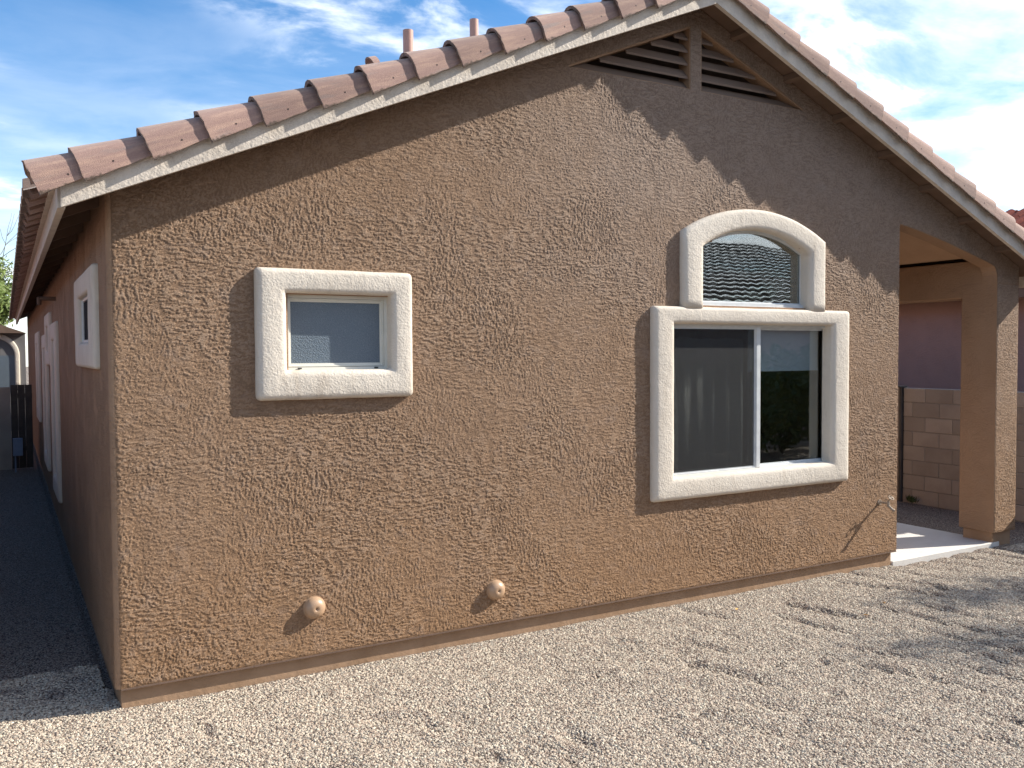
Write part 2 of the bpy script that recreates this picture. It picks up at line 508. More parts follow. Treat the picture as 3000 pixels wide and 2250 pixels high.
# ------------------------------------------------------------------ ground
def hn(x, y, s, o=0):
    return noise.noise(Vector((x * s + o, y * s - o, o * .37)))
GZ = -.132
FOOT = [(random.uniform(.2, 7.8), random.uniform(-3.3, -.35), random.uniform(0, math.pi), random.uniform(.05, .10)) for _ in range(60)]
def gheight(x, y):
    near = max(0., 1 - max(0, abs(x - 4) - 8) / 4) * max(0., 1 - max(0, abs(y + 1.5) - 4) / 3)
    h = .012 * hn(x, y, .9, 3) + .010 * hn(x, y, 2.6, 9) + .007 * hn(x, y, 6.5, 5)
    # rake furrows, strongest on the right of the yard, running from the patio corner to the front
    k = min(1., max(0., (x - 2.2) / 2.2))
    ph = (x * .94 + y * .33) * 2 * math.pi / .34 + 2.4 * hn(x, y, 1.3, 21)
    gate_ = max(0., hn(x, y, 1.9, 33) + .25)
    h -= k * gate_ * .060 * max(0., math.sin(ph)) ** 3
    for fx, fy, fa, fd in FOOT:
        dx, dy = x - fx, y - fy
        if abs(dx) < .3 and abs(dy) < .3:
            u = dx * math.cos(fa) + dy * math.sin(fa); v = -dx * math.sin(fa) + dy * math.cos(fa)
            q = (u / (fd * 1.5)) ** 2 + (v / (fd * .6)) ** 2
            h += -.021 * math.exp(-q) + .006 * math.exp(-(math.sqrt(q) - 1.6) ** 2 * 3)
    h *= near
    # lies a little lower against the patio slab, heaped at the footing
    wall = math.exp(-max(0., -y) / .12) if y < .2 else 0.
    if 0 < x < 6.85: h = h * (1 - .5 * wall) + .004 * wall
    if x > 6.6: h -= .022 * min(1., (x - 6.6) / .3)
    if y > .2 and x > 0: h -= .03
    return GZ + h
def axis(lo, a, b, hi, fine_, n):
    l = [a - (a - lo) * ((i / n) ** 3) for i in range(n, 0, -1)]
    m = list(np.arange(a, b, fine_))
    r = [b + (hi - b) * ((i / n) ** 3) for i in range(0, n + 1)]
    return l + m + r
xs = axis(-150, -1.2, 9.2, 160, .03, 14)
ys = axis(-150, -3.8, .3, 170, .03, 14)
gv = [(x, y, gheight(x, y)) for y in ys for x in xs]
nx = len(xs)
gf = [(j * nx + i, j * nx + i + 1, (j + 1) * nx + i + 1, (j + 1) * nx + i) for j in range(len(ys) - 1) for i in range(nx - 1)]
mesh_obj('ground', gv, gf, M['ground'], smooth=True, kind='structure')

# ------------------------------------------------------------------ pea gravel (geometry nodes on its own carrier patch)
def stone_mesh(seed):
    bm = bmesh.new()
    bmesh.ops.create_icosphere(bm, subdivisions=1, radius=1)
    r = random.Random(seed)
    for v in bm.verts:
        v.co *= r.uniform(.78, 1.15)
        v.co.z *= .68
    me = bpy.data.meshes.new('stone')
    bm.to_mesh(me); bm.free()
    me.shade_smooth()
    me.materials.append(M['stone'])
    return me
def gravel(name, poly, density, smin, smax, seed, **props):
    (x0, x1), (y0, y1) = (min(p[0] for p in poly), max(p[0] for p in poly)), (min(p[1] for p in poly), max(p[1] for p in poly))
    st = .06
    nx_, ny_ = int((x1 - x0) / st) + 1, int((y1 - y0) / st) + 1
    def inside(x, y):
        c = False
        for i in range(len(poly)):
            a, b = poly[i], poly[i - 1]
            if (a[1] > y) != (b[1] > y) and x < (b[0] - a[0]) * (y - a[1]) / (b[1] - a[1]) + a[0]: c = not c
        return c
    vs = [(x0 + i * st, y0 + j * st, gheight(x0 + i * st, y0 + j * st) - .001) for j in range(ny_ + 1) for i in range(nx_ + 1)]
    fs = [(j * (nx_ + 1) + i, j * (nx_ + 1) + i + 1, (j + 1) * (nx_ + 1) + i + 1, (j + 1) * (nx_ + 1) + i) for j in range(ny_) for i in range(nx_) if inside(x0 + (i + .5) * st, y0 + (j + .5) * st)]
    o = mesh_obj(name, vs, fs, M['ground'], **props)
    ng = bpy.data.node_groups.new('scatter_' + name, 'GeometryNodeTree')
    ng.interface.new_socket('Geometry', in_out='INPUT', socket_type='NodeSocketGeometry')
    ng.interface.new_socket('Geometry', in_out='OUTPUT', socket_type='NodeSocketGeometry')
    N, L = ng.nodes, ng.links
    gi, go = N.new('NodeGroupInput'), N.new('NodeGroupOutput')
    dp = N.new('GeometryNodeDistributePointsOnFaces')
    dp.inputs['Density'].default_value = density
    dp.inputs['Seed'].default_value = seed
    L.new(gi.outputs[0], dp.inputs['Mesh'])
    gti = N.new('GeometryNodeJoinGeometry')
    for k in range(3):
        # stones are made inside the node tree, so no loose object is needed
        ic = N.new('GeometryNodeMeshIcoSphere'); ic.inputs['Radius'].default_value = 1; ic.inputs['Subdivisions'].default_value = 1 if k else 2
        sp = N.new('GeometryNodeSetPosition')
        tn = N.new('ShaderNodeTexNoise'); tn.inputs['Scale'].default_value = .8 + .3 * k; tn.inputs['Detail'].default_value = 1
        ps = N.new('GeometryNodeInputPosition')
        ad = N.new('ShaderNodeVectorMath'); ad.operation = 'ADD'; ad.inputs[1].default_value = (k * 5.1, k * 2.2, 1)
        L.new(ps.outputs[0], ad.inputs[0]); L.new(ad.outputs[0], tn.inputs['Vector'])
        mr = N.new('ShaderNodeMapRange'); mr.inputs['From Min'].default_value = .3; mr.inputs['From Max'].default_value = .7; mr.inputs['To Min'].default_value = .65; mr.inputs['To Max'].default_value = 1.25
        L.new(tn.outputs[0], mr.inputs['Value'])
        sc_ = N.new('ShaderNodeVectorMath'); sc_.operation = 'SCALE'
        L.new(ps.outputs[0], sc_.inputs[0]); L.new(mr.outputs[0], sc_.inputs['Scale'])
        ml = N.new('ShaderNodeVectorMath'); ml.operation = 'MULTIPLY'; ml.inputs[1].default_value = (1, .8 + .1 * k, .66)
        L.new(sc_.outputs[0], ml.inputs[0])
        L.new(ic.outputs[0], sp.inputs[0]); L.new(ml.outputs[0], sp.inputs['Position'])
        sm = N.new('GeometryNodeSetMaterial'); sm.inputs['Material'].default_value = M['stone']
        L.new(sp.outputs[0], sm.inputs[0])
        gi_ = N.new('GeometryNodeGeometryToInstance')
        L.new(sm.outputs[0], gi_.inputs[0]); L.new(gi_.outputs[0], gti.inputs[0])
    ip = N.new('GeometryNodeInstanceOnPoints')
    ip.inputs['Pick Instance'].default_value = True
    L.new(dp.outputs['Points'], ip.inputs['Points']); L.new(gti.outputs[0], ip.inputs['Instance'])
    rr = N.new('FunctionNodeRandomValue'); rr.data_type = 'FLOAT_VECTOR'
    rr.inputs[0].default_value = (-.5, -.5, 0); rr.inputs[1].default_value = (.5, .5, 6.283)
    L.new(rr.outputs[0], ip.inputs['Rotation'])
    rs = N.new('FunctionNodeRandomValue'); rs.data_type = 'FLOAT'
    rs.inputs[2].default_value = smin; rs.inputs[3].default_value = smax
    rs2 = N.new('FunctionNodeRandomValue'); rs2.data_type = 'FLOAT'
    rs2.inputs[2].default_value = .6; rs2.inputs[3].default_value = 1.1; rs2.inputs['Seed'].default_value = 5
    mu = N.new('ShaderNodeMath'); mu.operation = 'MULTIPLY'
    L.new(rs.outputs[1], mu.inputs[0]); L.new(rs2.outputs[1], mu.inputs[1])
    L.new(mu.outputs[0], ip.inputs['Scale'])
    L.new(ip.outputs[0], go.inputs[0])
    md = o.modifiers.new('scatter', 'NODES')
    md.node_group = ng
    return o
gravel('gravel', [(-1.1, -.9), (3.8, -3.7), (5.2, -3.2), (9.0, -.4), (9.0, -.03), (6.86, -.03), (6.84, .005), (0.02, .005), (0.0, .9), (-1.1, .9)],
       8200, .0066, .0128, 1, kind='stuff', label='pale pea gravel covering the yard in front of the brown wall', category='gravel')

# ------------------------------------------------------------------ THE HOUSE
R, TAN = 4.29, 5 / 12 * 1.008
TAN = .4201
ZF = 4.5833          # fascia bottom at the ridge line
OH = .281            # rake overhang
HX1 = 8.8033         # right end of the patio front
WX = 6.85
LEN = 20.0
house = empty('stucco_house', (0, 0, 0), label='brown textured stucco house with gabled tile roof and cream window surrounds', category='house')
def zroof(x): return ZF - TAN * abs(x - R)
DECK = .10

def wall_panel(name, loops, to3, depth, mat, parent=house, rev=False):
    """flat panel with holes; loops in 2-d, to3(u,v,w) with w the depth behind the face"""
    polys = [[Vector((u, v, 0)) for u, v in lp] for lp in loops]
    tris = tessellate_polygon(polys)
    flat = [p for lp in loops for p in lp]
    vs = [to3(u, v, 0) for u, v in flat] + [to3(u, v, depth) for u, v in flat]
    n = len(flat)
    fs = [tuple(t) for t in tris]
    k = 0
    for lp in loops:
        m = len(lp)
        for i in range(m):
            a, b = k + i, k + (i + 1) % m
            fs.append((a, b, n + b, n + a))
        k += m
    me = bpy.data.meshes.new(name)
    me.from_pydata(vs, [], fs)
    bm = bmesh.new(); bm.from_mesh(me)
    bmesh.ops.recalc_face_normals(bm, faces=bm.faces)
    bpy.data.meshes.remove(me)
    # make sure the front face looks outward
    f = bm.faces[0] if bm.faces.ensure_lookup_table() is None else None
    return bm_obj(name, bm, mat, parent)

def arc_pts(x0, x1, zs, zt, n=20):
    """arch from (x1,zs) over to (x0,zs), rise to zt"""
    half, rise = (x1 - x0) / 2, zt - zs
    r = (half * half + rise * rise) / (2 * rise)
    cx, cz = (x0 + x1) / 2, zt - r
    a = math.asin(half / r)
    return [(cx + r * math.sin(a - 2 * a * i / n), cz + r * math.cos(a - 2 * a * i / n)) for i in range(n + 1)]

RC = .03
header = [(8.42, 2.60), (8.414, 2.69), (8.400, 2.735), (8.365, 2.778), (8.25, 2.812), (7.934, 2.889), (7.535, 2.985), (7.154, 3.061), (6.95, 3.095), (WX, 3.107)]
outer = [(RC, 0), (WX, 0)] + header[::-1] + [(8.42, 0), (HX1, 0), (HX1, zroof(HX1) + DECK), (R, ZF + DECK), (0.0 + RC, zroof(RC) + DECK)]
vent_l = [(3.126, 4.003), (4.262, 4.003), (4.262, 4.478)]
vent_r = [(4.386, 4.003), (5.526, 4.003), (4.386, 4.478)]
w_small = [(1.02, 1.80), (1.70, 1.80), (1.70, 2.285), (1.02, 2.285)]
w_big = [(4.10, .90), (6.02, .90), (6.02, 2.150), (4.10, 2.150)]
w_arch = [(4.385, 2.29), (5.60, 2.29)] + arc_pts(4.385, 5.60, 2.765, 2.945)
wall_panel('wall', [outer, vent_l, vent_r, w_small, w_big, w_arch], lambda u, v, w: (u, w, v), .16, M['stucco'])
# ---- hand-trowelled lace texture as real relief on the sunlit front
def perlin(x, y, seed):
    g = np.random.default_rng(seed)
    perm = g.permutation(512)
    ang_ = g.uniform(0, 2 * np.pi, 512)
    gx, gy = np.cos(ang_), np.sin(ang_)
    xi, yi = np.floor(x).astype(int), np.floor(y).astype(int)
    xf, yf = x - xi, y - yi
    def grad(ix, iy, dx, dy):
        h = perm[(perm[ix & 511] + iy) & 511]
        return gx[h] * dx + gy[h] * dy
    u, v = xf ** 3 * (xf * (xf * 6 - 15) + 10), yf ** 3 * (yf * (yf * 6 - 15) + 10)
    a = grad(xi, yi, xf, yf) * (1 - u) + grad(xi + 1, yi, xf - 1, yf) * u
    b = grad(xi, yi + 1, xf, yf - 1) * (1 - u) + grad(xi + 1, yi + 1, xf - 1, yf - 1) * u
    return (a * (1 - v) + b * v) * 1.5
def sstep(v, a, b):
    t_ = np.clip((v - a) / (b - a), 0, 1)
    return t_ * t_ * (3 - 2 * t_)
def stucco_height(x, z):
    """metres of relief: flattened trowel splats with torn edges, mostly dragged sideways, some upright"""
    wx = x + .022 * perlin(x * 5, z * 5, 1) + .007 * perlin(x * 24, z * 24, 2) + .0022 * perlin(x * 90, z * 90, 22)
    wz = z + .022 * perlin(x * 5, z * 5, 3) + .007 * perlin(x * 24, z * 24, 4) + .0022 * perlin(x * 90, z * 90, 24)
    hor = perlin(wx * 17, wz * 62, 5) + .9 * perlin(wx * 48, wz * 118, 6) + .55 * perlin(wx * 100, wz * 150, 26)
    ver = perlin(wx * 62, wz * 22, 7) + .9 * perlin(wx * 112, wz * 60, 8) + .55 * perlin(wx * 150, wz * 110, 28)
    iso = .8 * perlin(wx * 52, wz * 60, 12) + .9 * perlin(wx * 100, wz * 105, 13)
    sel = sstep(perlin(x * 2.1, z * 1.6, 9), .16, .30)
    sel2 = sstep(perlin(x * 2.8, z * 3.1, 14), -.05, .30)
    n = hor * (1 - sel) + ver * sel
    n = n * (1 - .6 * sel2) + iso * .6 * sel2
    dens = .09 * perlin(x * 3.6, z * 4.4, 10) + .19 * perlin(x * 9, z * 12, 17)
    splat = sstep(n + dens, -.02, .16)
    crest = np.exp(-((n + dens - .12) / .09) ** 2)
    grit = perlin(x * 130, z * 130, 11)
    strong = .80 + .35 * sstep(perlin(x * 1.1, z * 1.4, 15), -.25, .3)
    lm = sstep(perlin(x * 2.4, z * 3.2, 31), -.05, .25)
    line = np.exp(-(perlin(wx * 5.5, wz * 30, 32) / .035) ** 2) * sstep(perlin(x * 8, z * 14, 33), -.1, .2) * lm
    lv = np.exp(-(perlin(wx * 30, wz * 5, 34) / .035) ** 2) * sstep(perlin(x * 9, z * 6, 35), .1, .35) * (1 - lm)
    return (.0031 * splat + .0012 * crest) * strong + .0022 * line + .0016 * lv + .0011 * grit + .0006 * perlin(x * 9, z * 9, 16)
def relief(name, x0, x1, z0, z1, keep, step_, to3, fl=True, fr=True):
    nx_, nz_ = int(round((x1 - x0) / step_)), int(round((z1 - z0) / step_))
    X, Z = np.meshgrid(np.linspace(x0, x1, nx_ + 1), np.linspace(z0, z1, nz_ + 1))
    H = stucco_height(X, Z)
    ok = keep(X, Z)
    cell = ok[:-1, :-1] & ok[1:, :-1] & ok[:-1, 1:] & ok[1:, 1:]
    fade = np.minimum(np.minimum(X - x0 if fl else X * 0 + 1, x1 - X if fr else X * 0 + 1), Z - z0)
    H = np.maximum(H + .0016, .0006) * sstep(fade, -.004, .018) + .0005
    idx = np.arange(X.size).reshape(X.shape)
    q = np.stack([idx[:-1, :-1][cell], idx[:-1, 1:][cell], idx[1:, 1:][cell], idx[1:, :-1][cell]], 1)
    used_ = np.unique(q)
    remap = np.full(X.size, -1); remap[used_] = np.arange(len(used_))
    q = remap[q]
    V = to3(X.ravel()[used_], Z.ravel()[used_], -H.ravel()[used_])
    me = bpy.data.meshes.new(name)
    me.vertices.add(len(V)); me.vertices.foreach_set('co', V.astype(np.float32).ravel())
    me.loops.add(q.size); me.loops.foreach_set('vertex_index', q.astype(np.int32).ravel())
    me.polygons.add(len(q)); me.polygons.foreach_set('loop_start', np.arange(0, q.size, 4, dtype=np.int32))
    me.update(calc_edges=True)
    me.shade_smooth()
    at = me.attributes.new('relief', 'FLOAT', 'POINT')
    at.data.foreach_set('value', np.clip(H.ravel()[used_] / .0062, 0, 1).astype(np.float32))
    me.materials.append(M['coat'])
    o = bpy.data.objects.new(name, me); C.objects.link(o); o.parent = house
    return o
HEAD_X = np.array([p_[0] for p_ in header[::-1]]); HEAD_Z = np.array([p_[1] for p_ in header[::-1]])
def keep_front(X, Z):
    k = Z < ZF + DECK - .004 - TAN * np.abs(X - R)
    for a, b, c, d in ((1.0, 1.72, 1.78, 2.31), (4.06, 6.04, .88, 2.165)): k &= ~((X > a) & (X < b) & (Z > c) & (Z < d))
    k &= ~((X > 4.36) & (X < 5.62) & (Z > 2.27) & (Z < 2.80)) & ~((X > 4.5) & (X < 5.5) & (Z > 2.7) & (Z < 2.93))
    sl_ = (4.478 - 4.003) / 1.136
    k &= ~((X > 3.11) & (X < 4.268) & (Z > 3.998) & (Z < 4.003 + (X - 3.11) * sl_ + .006))
    k &= ~((X < 5.54) & (X > 4.380) & (Z > 3.998) & (Z < 4.003 + (5.54 - X) * sl_ + .006))
    return k
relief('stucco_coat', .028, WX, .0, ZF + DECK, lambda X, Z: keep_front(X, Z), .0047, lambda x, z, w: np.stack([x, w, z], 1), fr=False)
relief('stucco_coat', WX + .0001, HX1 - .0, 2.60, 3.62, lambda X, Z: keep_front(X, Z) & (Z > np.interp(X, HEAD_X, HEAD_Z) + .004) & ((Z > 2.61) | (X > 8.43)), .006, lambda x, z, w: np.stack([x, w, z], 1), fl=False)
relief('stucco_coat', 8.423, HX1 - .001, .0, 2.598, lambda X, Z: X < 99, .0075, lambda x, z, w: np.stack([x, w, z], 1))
# rounded left corner
cv, cf = [], []
for i in range(9):
    a = math.pi / 2 * i / 8
    x, y = RC - RC * math.sin(a), RC - RC * math.cos(a)
    cv += [(x, y, 0), (x, y, zroof(x) + DECK)]
for i in range(8): cf.append((2 * i, 2 * i + 1, 2 * i + 3, 2 * i + 2))
mesh_obj('corner_bead', cv, cf, M['stucco'], house, smooth=True)
# side wall with its windows
SIDE = [  # y0, y1, z0, z1 of the opening; width of surround
    (.84, 1.75, 2.00, 2.32), (5.46, 6.2, .52, 2.08), (6.95, 7.7, 1.96, 2.27), (8.05, 8.9, .55, 2.0), (11.2, 12.1, 1.0, 2.1)]
SW = [(.34, .30, .175, .155), (.22, .20, .22, .20), (.20, .20, .18, .17), (.22, .22, .2, .2), (.22, .22, .2, .2)]
loops = [[(RC, 0), (LEN, 0), (LEN, 2.88), (RC, 2.88)]] + [[(a, c), (b, c), (b, d), (a, d)] for a, b, c, d in SIDE]
wall_panel('side_wall', loops, lambda u, v, w: (w, u, v), .14, M['stucco_soft'])
# patio-side wall, back of patio, right side wall, back wall
wall_panel('patio_wall', [[(.16, 0), (4.0, 0), (4.0, 3.5), (.16, 3.5)]], lambda u, v, w: (WX - w, u, v), .14, M['stucco'])
wall_panel('patio_wall', [[(WX, 0), (HX1, 0), (HX1, 2.78), (WX, 3.55)]], lambda u, v, w: (u, 4.0 + w, v), .14, M['stucco'])
wall_panel('side_wall', [[(4.15, 0), (LEN, 0), (LEN, 2.78), (4.15, 2.78)]], lambda u, v, w: (HX1 - w, u, v), .14, M['stucco'])
wall_panel('wall', [[(.14, 0), (HX1 - .14, 0), (HX1 - .14, 2.84), (R, ZF + .08), (.14, 2.92)]], lambda u, v, w: (u, LEN - w, v), .14, M['stucco'])

# footing under the stucco edge
FR = .033
for a, b in (((FR, FR), (WX - .03, LEN)), ((8.45, FR), (HX1 - FR, .36))):
    bm = bmesh.new()
    box_bm(bm, (a[0], a[1], -.45), (b[0], b[1], -.004), .004, 1)
    bm_obj('footing', bm, M['footing'], house)
# weep screed: thin lip under the front stucco
box('weep_screed', (RC, -.004, -.010), (WX, .05, .0), M['soffit'], house, 0)

# porch post (behind the front panel) and side beam, ceiling, front beam thickness
def rounded_box(name, lo, hi, mat, r=.02):
    bm = bmesh.new(); box_bm(bm, lo, hi, r, 3)
    return bm_obj(name, bm, mat, house)
rounded_box('porch_post', (8.422, .155, 0), (HX1 - .002, .395, 2.62), M['stucco'], .012)
rounded_box('porch_post', (8.422, 3.60, 0), (HX1 - .002, 3.99, 2.62), M['stucco'], .012)
rounded_box('porch_beam', (8.424, .157, 2.468), (HX1 - .004, 3.99, 2.86), M['stucco'], .012)
cz = lambda x: 2.90 + (8.42 - x) * TAN
prism('porch_ceiling', [(WX + .001, cz(WX)), (8.43, cz(8.43)), (8.43, cz(8.43) + .02), (WX + .001, cz(WX) + .02)], 'y', .162, 3.999, M['ceiling'], house)
# small weed-screen / flat header shade line on the neighbour side
# ---- gable vent: sill, slats, dark back
def vent(pts_left, x_in, x_tip, sgn):
    z0, z1 = 4.003, 4.478
    sl = (z1 - z0) / abs(x_in - x_tip)
    prism('vent_back', [(x_tip, z0 - .01), (x_in, z0 - .01), (x_in, z1)], 'y', .13, .138, M['gatepaint'], house)
    for i, zc in enumerate([3.996, 4.092, 4.195, 4.296, 4.392]):
        # each slat leans outward-down; bottom edge forward
        zl = zc
        lim = lambda z: x_in - sgn * max(0.02, (z1 - z) / sl) if sgn > 0 else x_in + max(0.02, (z1 - z) / sl)
        xa = lim(zl + .028)
        if abs(xa - x_in) < .03: continue
        v = []
        for x in (xa, x_in):
            v += [(x, .020, zl - .008), (x, .020, zl + .010), (x, .080, zl + .080), (x, .080, zl + .064)]
        f = [(0, 1, 2, 3), (7, 6, 5, 4), (0, 4, 5, 1), (1, 5, 6, 2), (2, 6, 7, 3), (3, 7, 4, 0)]
        mesh_obj('slat', v, f, M['slat'], house)
vent(None, 4.262, 3.126, 1)
vent(None, 4.386, 5.526, -1)

# ---- window surrounds: profile swept round the opening
def sweep_ring(name, path_out, path_in, to3, depth, mat, parent, closed=True, r=.042, wob=.0022, seed=0):
    """path_out/path_in: matching 2-d outlines; cross-section is a flat band with round shoulders"""
    n = len(path_out)
    prof = []   # (t across 0 outer..1 inner in metres, height)
    vs, fs = [], []
    m = None
    for i in range(n):
        po, pi_ = Vector(path_out[i]), Vector(path_in[i])
        w = (pi_ - po).length
        d = (pi_ - po) / w
        sc_ = w / WREF
        rr = min(r * sc_, w * .48)
        pr = [(0, -.004), (0, depth - r)]
        for k in range(1, 6):
            a = math.pi / 2 * k / 5
            pr.append((rr * (1 - math.cos(a)), depth - r + r * math.sin(a)))
        pr.append((w * .5, depth + .002))
        for k in range(0, 6):
            a = math.pi / 2 * k / 5
            pr.append((w - rr * (1 - math.sin(a)), depth - r + r * math.cos(a)))
        pr.append((w, -.06))
        m = len(pr)
        for t_, h_ in pr:
            q = po + d * t_
            nn = noise.noise(Vector((q.x * 5 + seed, q.y * 5, t_ * 4)))
            n2 = noise.noise(Vector((q.x * 17 + seed, q.y * 17, 3 + t_ * 9)))
            if h_ > 0: h_ += nn * wob + n2 * wob * .6
            q = q + d * (noise.noise(Vector((q.x * 6, q.y * 6, 9 + seed))) * wob * .9)
            vs.append(to3(q.x, q.y, -h_))
    for i in range(n if closed else n - 1):
        j = (i + 1) % n
        for k in range(m - 1):
            fs.append((i * m + k, j * m + k, j * m + k + 1, i * m + k + 1))
    if not closed:
        fs += [tuple(range(m)), tuple((n - 1) * m + k for k in range(m - 1, -1, -1))]
    o = mesh_obj(name, vs, fs, mat, parent)
    bm = bmesh.new(); bm.from_mesh(o.data)
    bmesh.ops.recalc_face_normals(bm, faces=bm.faces)
    # face outward check
    bm.to_mesh(o.data); bm.free()
    o.data.shade_smooth()
    return o
WREF = .18
def densify(path, step_=.05, closed=True):
    out = []
    n = len(path)
    for i in range(n if closed else n - 1):
        a, b = Vector(path[i]), Vector(path[(i + 1) % n])
        k = max(1, int(round((b - a).length / step_)))
        out += [tuple(a + (b - a) * t_ / k) for t_ in range(k)]
    if not closed: out.append(path[-1])
    return out
def densify_pair(po, pi_, step_=.05, closed=True):
    A, B = [], []
    n = len(po)
    for i in range(n if closed else n - 1):
        j = (i + 1) % n
        a, b, c, d = Vector(po[i]), Vector(po[j]), Vector(pi_[i]), Vector(pi_[j])
        k = max(1, int(round((b - a).length / step_)))
        for t_ in range(k):
            A.append(tuple(a + (b - a) * t_ / k)); B.append(tuple(c + (d - c) * t_ / k))
    if not closed: A.append(po[-1]); B.append(pi_[-1])
    return A, B
def chamfer_rect(x0, x1, z0, z1, c):
    pts = []
    for cx, cz_, a0 in ((x0 + c, z0 + c, 180), (x1 - c, z0 + c, 270), (x1 - c, z1 - c, 0), (x0 + c, z1 - c, 90)):
        for k in range(4):
            a = math.radians(a0 + 30 * k)
            pts.append((cx + c * math.cos(a), cz_ + c * math.sin(a)))
    return pts
def rect_surround(parent, o, i, to3, depth=.062, seed=0, r=.042):
    po = chamfer_rect(*o, .028)
    pi_ = chamfer_rect(*i, .012)
    A, B = densify_pair(po, pi_, .06)
    return sweep_ring('surround', A, B, to3, depth, M['trim'], parent, seed=seed, r=r)
front = lambda u, v, w: (u, w, v)
left = lambda u, v, w: (w, u, v)

def frame_rect(name, x0, x1, z0, z1, w, y0, y1, mat, parent, to3=front, bev=.004):
    """rectangular frame of bar width w between depths y0 (front) and y1, mitred"""
    vs, fs = [], []
    prof = [(0, y1), (0, y0), (w * .35, y0), (w * .45, y0 + .008), (w, y0 + .010), (w, y1)]
    corners = [(x0, z0, 1, 1), (x1, z0, -1, 1), (x1, z1, -1, -1), (x0, z1, 1, -1)]
    for cx, cz_, sx, sz in corners:
        for t_, d in prof: vs.append(to3(cx + sx * t_, cz_ + sz * t_, d))
    m = len(prof)
    for i in range(4):
        j = (i + 1) % 4
        for k in range(m):
            fs.append((i * m + k, j * m + k, j * m + (k + 1) % m, i * m + (k + 1) % m))
    o = mesh_obj(name, vs, fs, mat, parent)
    bm = bmesh.new(); bm.from_mesh(o.data); bmesh.ops.recalc_face_normals(bm, faces=bm.faces); bm.to_mesh(o.data); bm.free()
    return o
def pane_rect(x0, x1, z0, z1, y, mat, parent, to3=front, name='pane', th=.004):
    v = [to3(x, z, d) for d in (y, y + th) for x, z in ((x0, z0), (x1, z0), (x1, z1), (x0, z1))]
    f = [(0, 1, 2, 3), (7, 6, 5, 4), (0, 4, 5, 1), (1, 5, 6, 2), (2, 6, 7, 3), (3, 7, 4, 0)]
    o = mesh_obj(name, v, f, mat, parent)
    bm = bmesh.new(); bm.from_mesh(o.data); bmesh.ops.recalc_face_normals(bm, faces=bm.faces); bm.to_mesh(o.data); bm.free()
    return o

def sub(name, parent=house, **props):
    o = empty(name, (0, 0, 0), **props); o.parent = parent
    return o
# small bathroom window
win = sub('window', label='small square window with frosted grey-blue glass')
rect_surround(win, (.815, 1.842, 1.628, 2.442), (1.003, 1.690, 1.812, 2.290), front, seed=1)
frame_rect('frame', .995, 1.705, 1.795, 2.30, .034, .028, .085, M['vinyl'], win)
frame_rect('frame', 1.032, 1.670, 1.832, 2.264, .022, .050, .080, M['vinyl'], win)
pane_rect(1.050, 1.652, 1.850, 2.246, .066, M['obscure'], win)
for x in (1.10, 1.61):
    bm = bmesh.new()
    box_bm(bm, (x - .012, .026, 1.818), (x + .012, .034, 1.826), 0)
    bm_obj('weep_cover', bm, M['dark'], win)
# big slider
big_w = sub('window', label='large sliding window with dark screened left half')
rect_surround(big_w, (3.862, 6.118, .732, 2.273), (4.077, 5.880, .918, 2.138), front, seed=2)
fx0, fx1, fz0, fz1 = 4.06, 5.99, .885, 2.155
frame_rect('frame', fx0, fx1, fz0, fz1, .038, .020, .105, M['alu'], big_w)
xm = 5.065
box('meeting_rail', (xm - .030, .026, fz0 + .036), (xm + .016, .062, fz1 - .036), M['alu'], big_w, .003)
box('meeting_rail', (xm - .012, .064, fz0 + .036), (xm + .034, .098, fz1 - .036), M['alu'], big_w, .003)
frame_rect('sash', xm + .010, fx1 - .037, fz0 + .037, fz1 - .037, .022, .066, .094, M['alu'], big_w)
frame_rect('screen_frame', fx0 + .037, xm - .031, fz0 + .037, fz1 - .037, .020, .030, .044, M['alu'], big_w)
pane_rect(xm + .030, fx1 - .058, fz0 + .058, fz1 - .058, .080, M['glass'], big_w)
pane_rect(fx0 + .050, xm - .02, fz0 + .050, fz1 - .050, .072, M['glass'], big_w)
pane_rect(fx0 + .056, xm - .05, fz0 + .056, fz1 - .056, .036, M['screen'], big_w, name='insect_screen', th=.0008)
# arched window
aw = sub('window', label='arched window above the slider reflecting a tiled roof')
ao = arc_pts(4.160, 5.800, 2.875, 3.098, 26)
ai = arc_pts(4.378, 5.592, 2.762, 2.930, 26)
po = [(5.800, 2.262), (5.800, 2.70)] + ao + [(4.160, 2.70), (4.160, 2.262)]
pi_ = [(5.592, 2.262), (5.592, 2.62)] + ai + [(4.378, 2.62), (4.378, 2.262)]
A, B = densify_pair(po, pi_, .07, False)
sweep_ring('surround', A, B, front, .060, M['trim'], aw, closed=False, seed=5)
def arch_frame(name, x0, x1, z0, zs, zt, w, y0, y1, mat, parent, bottom=True):
    o_ = [(x0, z0), (x1, z0)] + arc_pts(x0, x1, zs, zt, 26)
    i_ = [(x0 + w, z0 + w), (x1 - w, z0 + w)] + arc_pts(x0 + w, x1 - w, zs - w * .4, zt - w, 26)
    prof = [(0, y1), (0, y0), (.4, y0), (.45, y0 + .008), (1, y0 + .01), (1, y1)]
    vs, fs = [], []
    for (a, b), (c, d) in zip(o_, i_):
        for t_, dd in prof: vs.append((a + (c - a) * t_, dd, b + (d - b) * t_))
    n, m = len(o_), len(prof)
    for i in range(n):
        j = (i + 1) % n
        for k in range(m): fs.append((i * m + k, j * m + k, j * m + (k + 1) % m, i * m + (k + 1) % m))
    o = mesh_obj(name, vs, fs, mat, parent)
    bm = bmesh.new(); bm.from_mesh(o.data); bmesh.ops.recalc_face_normals(bm, faces=bm.faces); bm.to_mesh(o.data); bm.free()
    return i_
arch_frame('frame', 4.370, 5.64, 2.277, 2.78, 2.962, .040, .018, .085, M['alu'], aw)
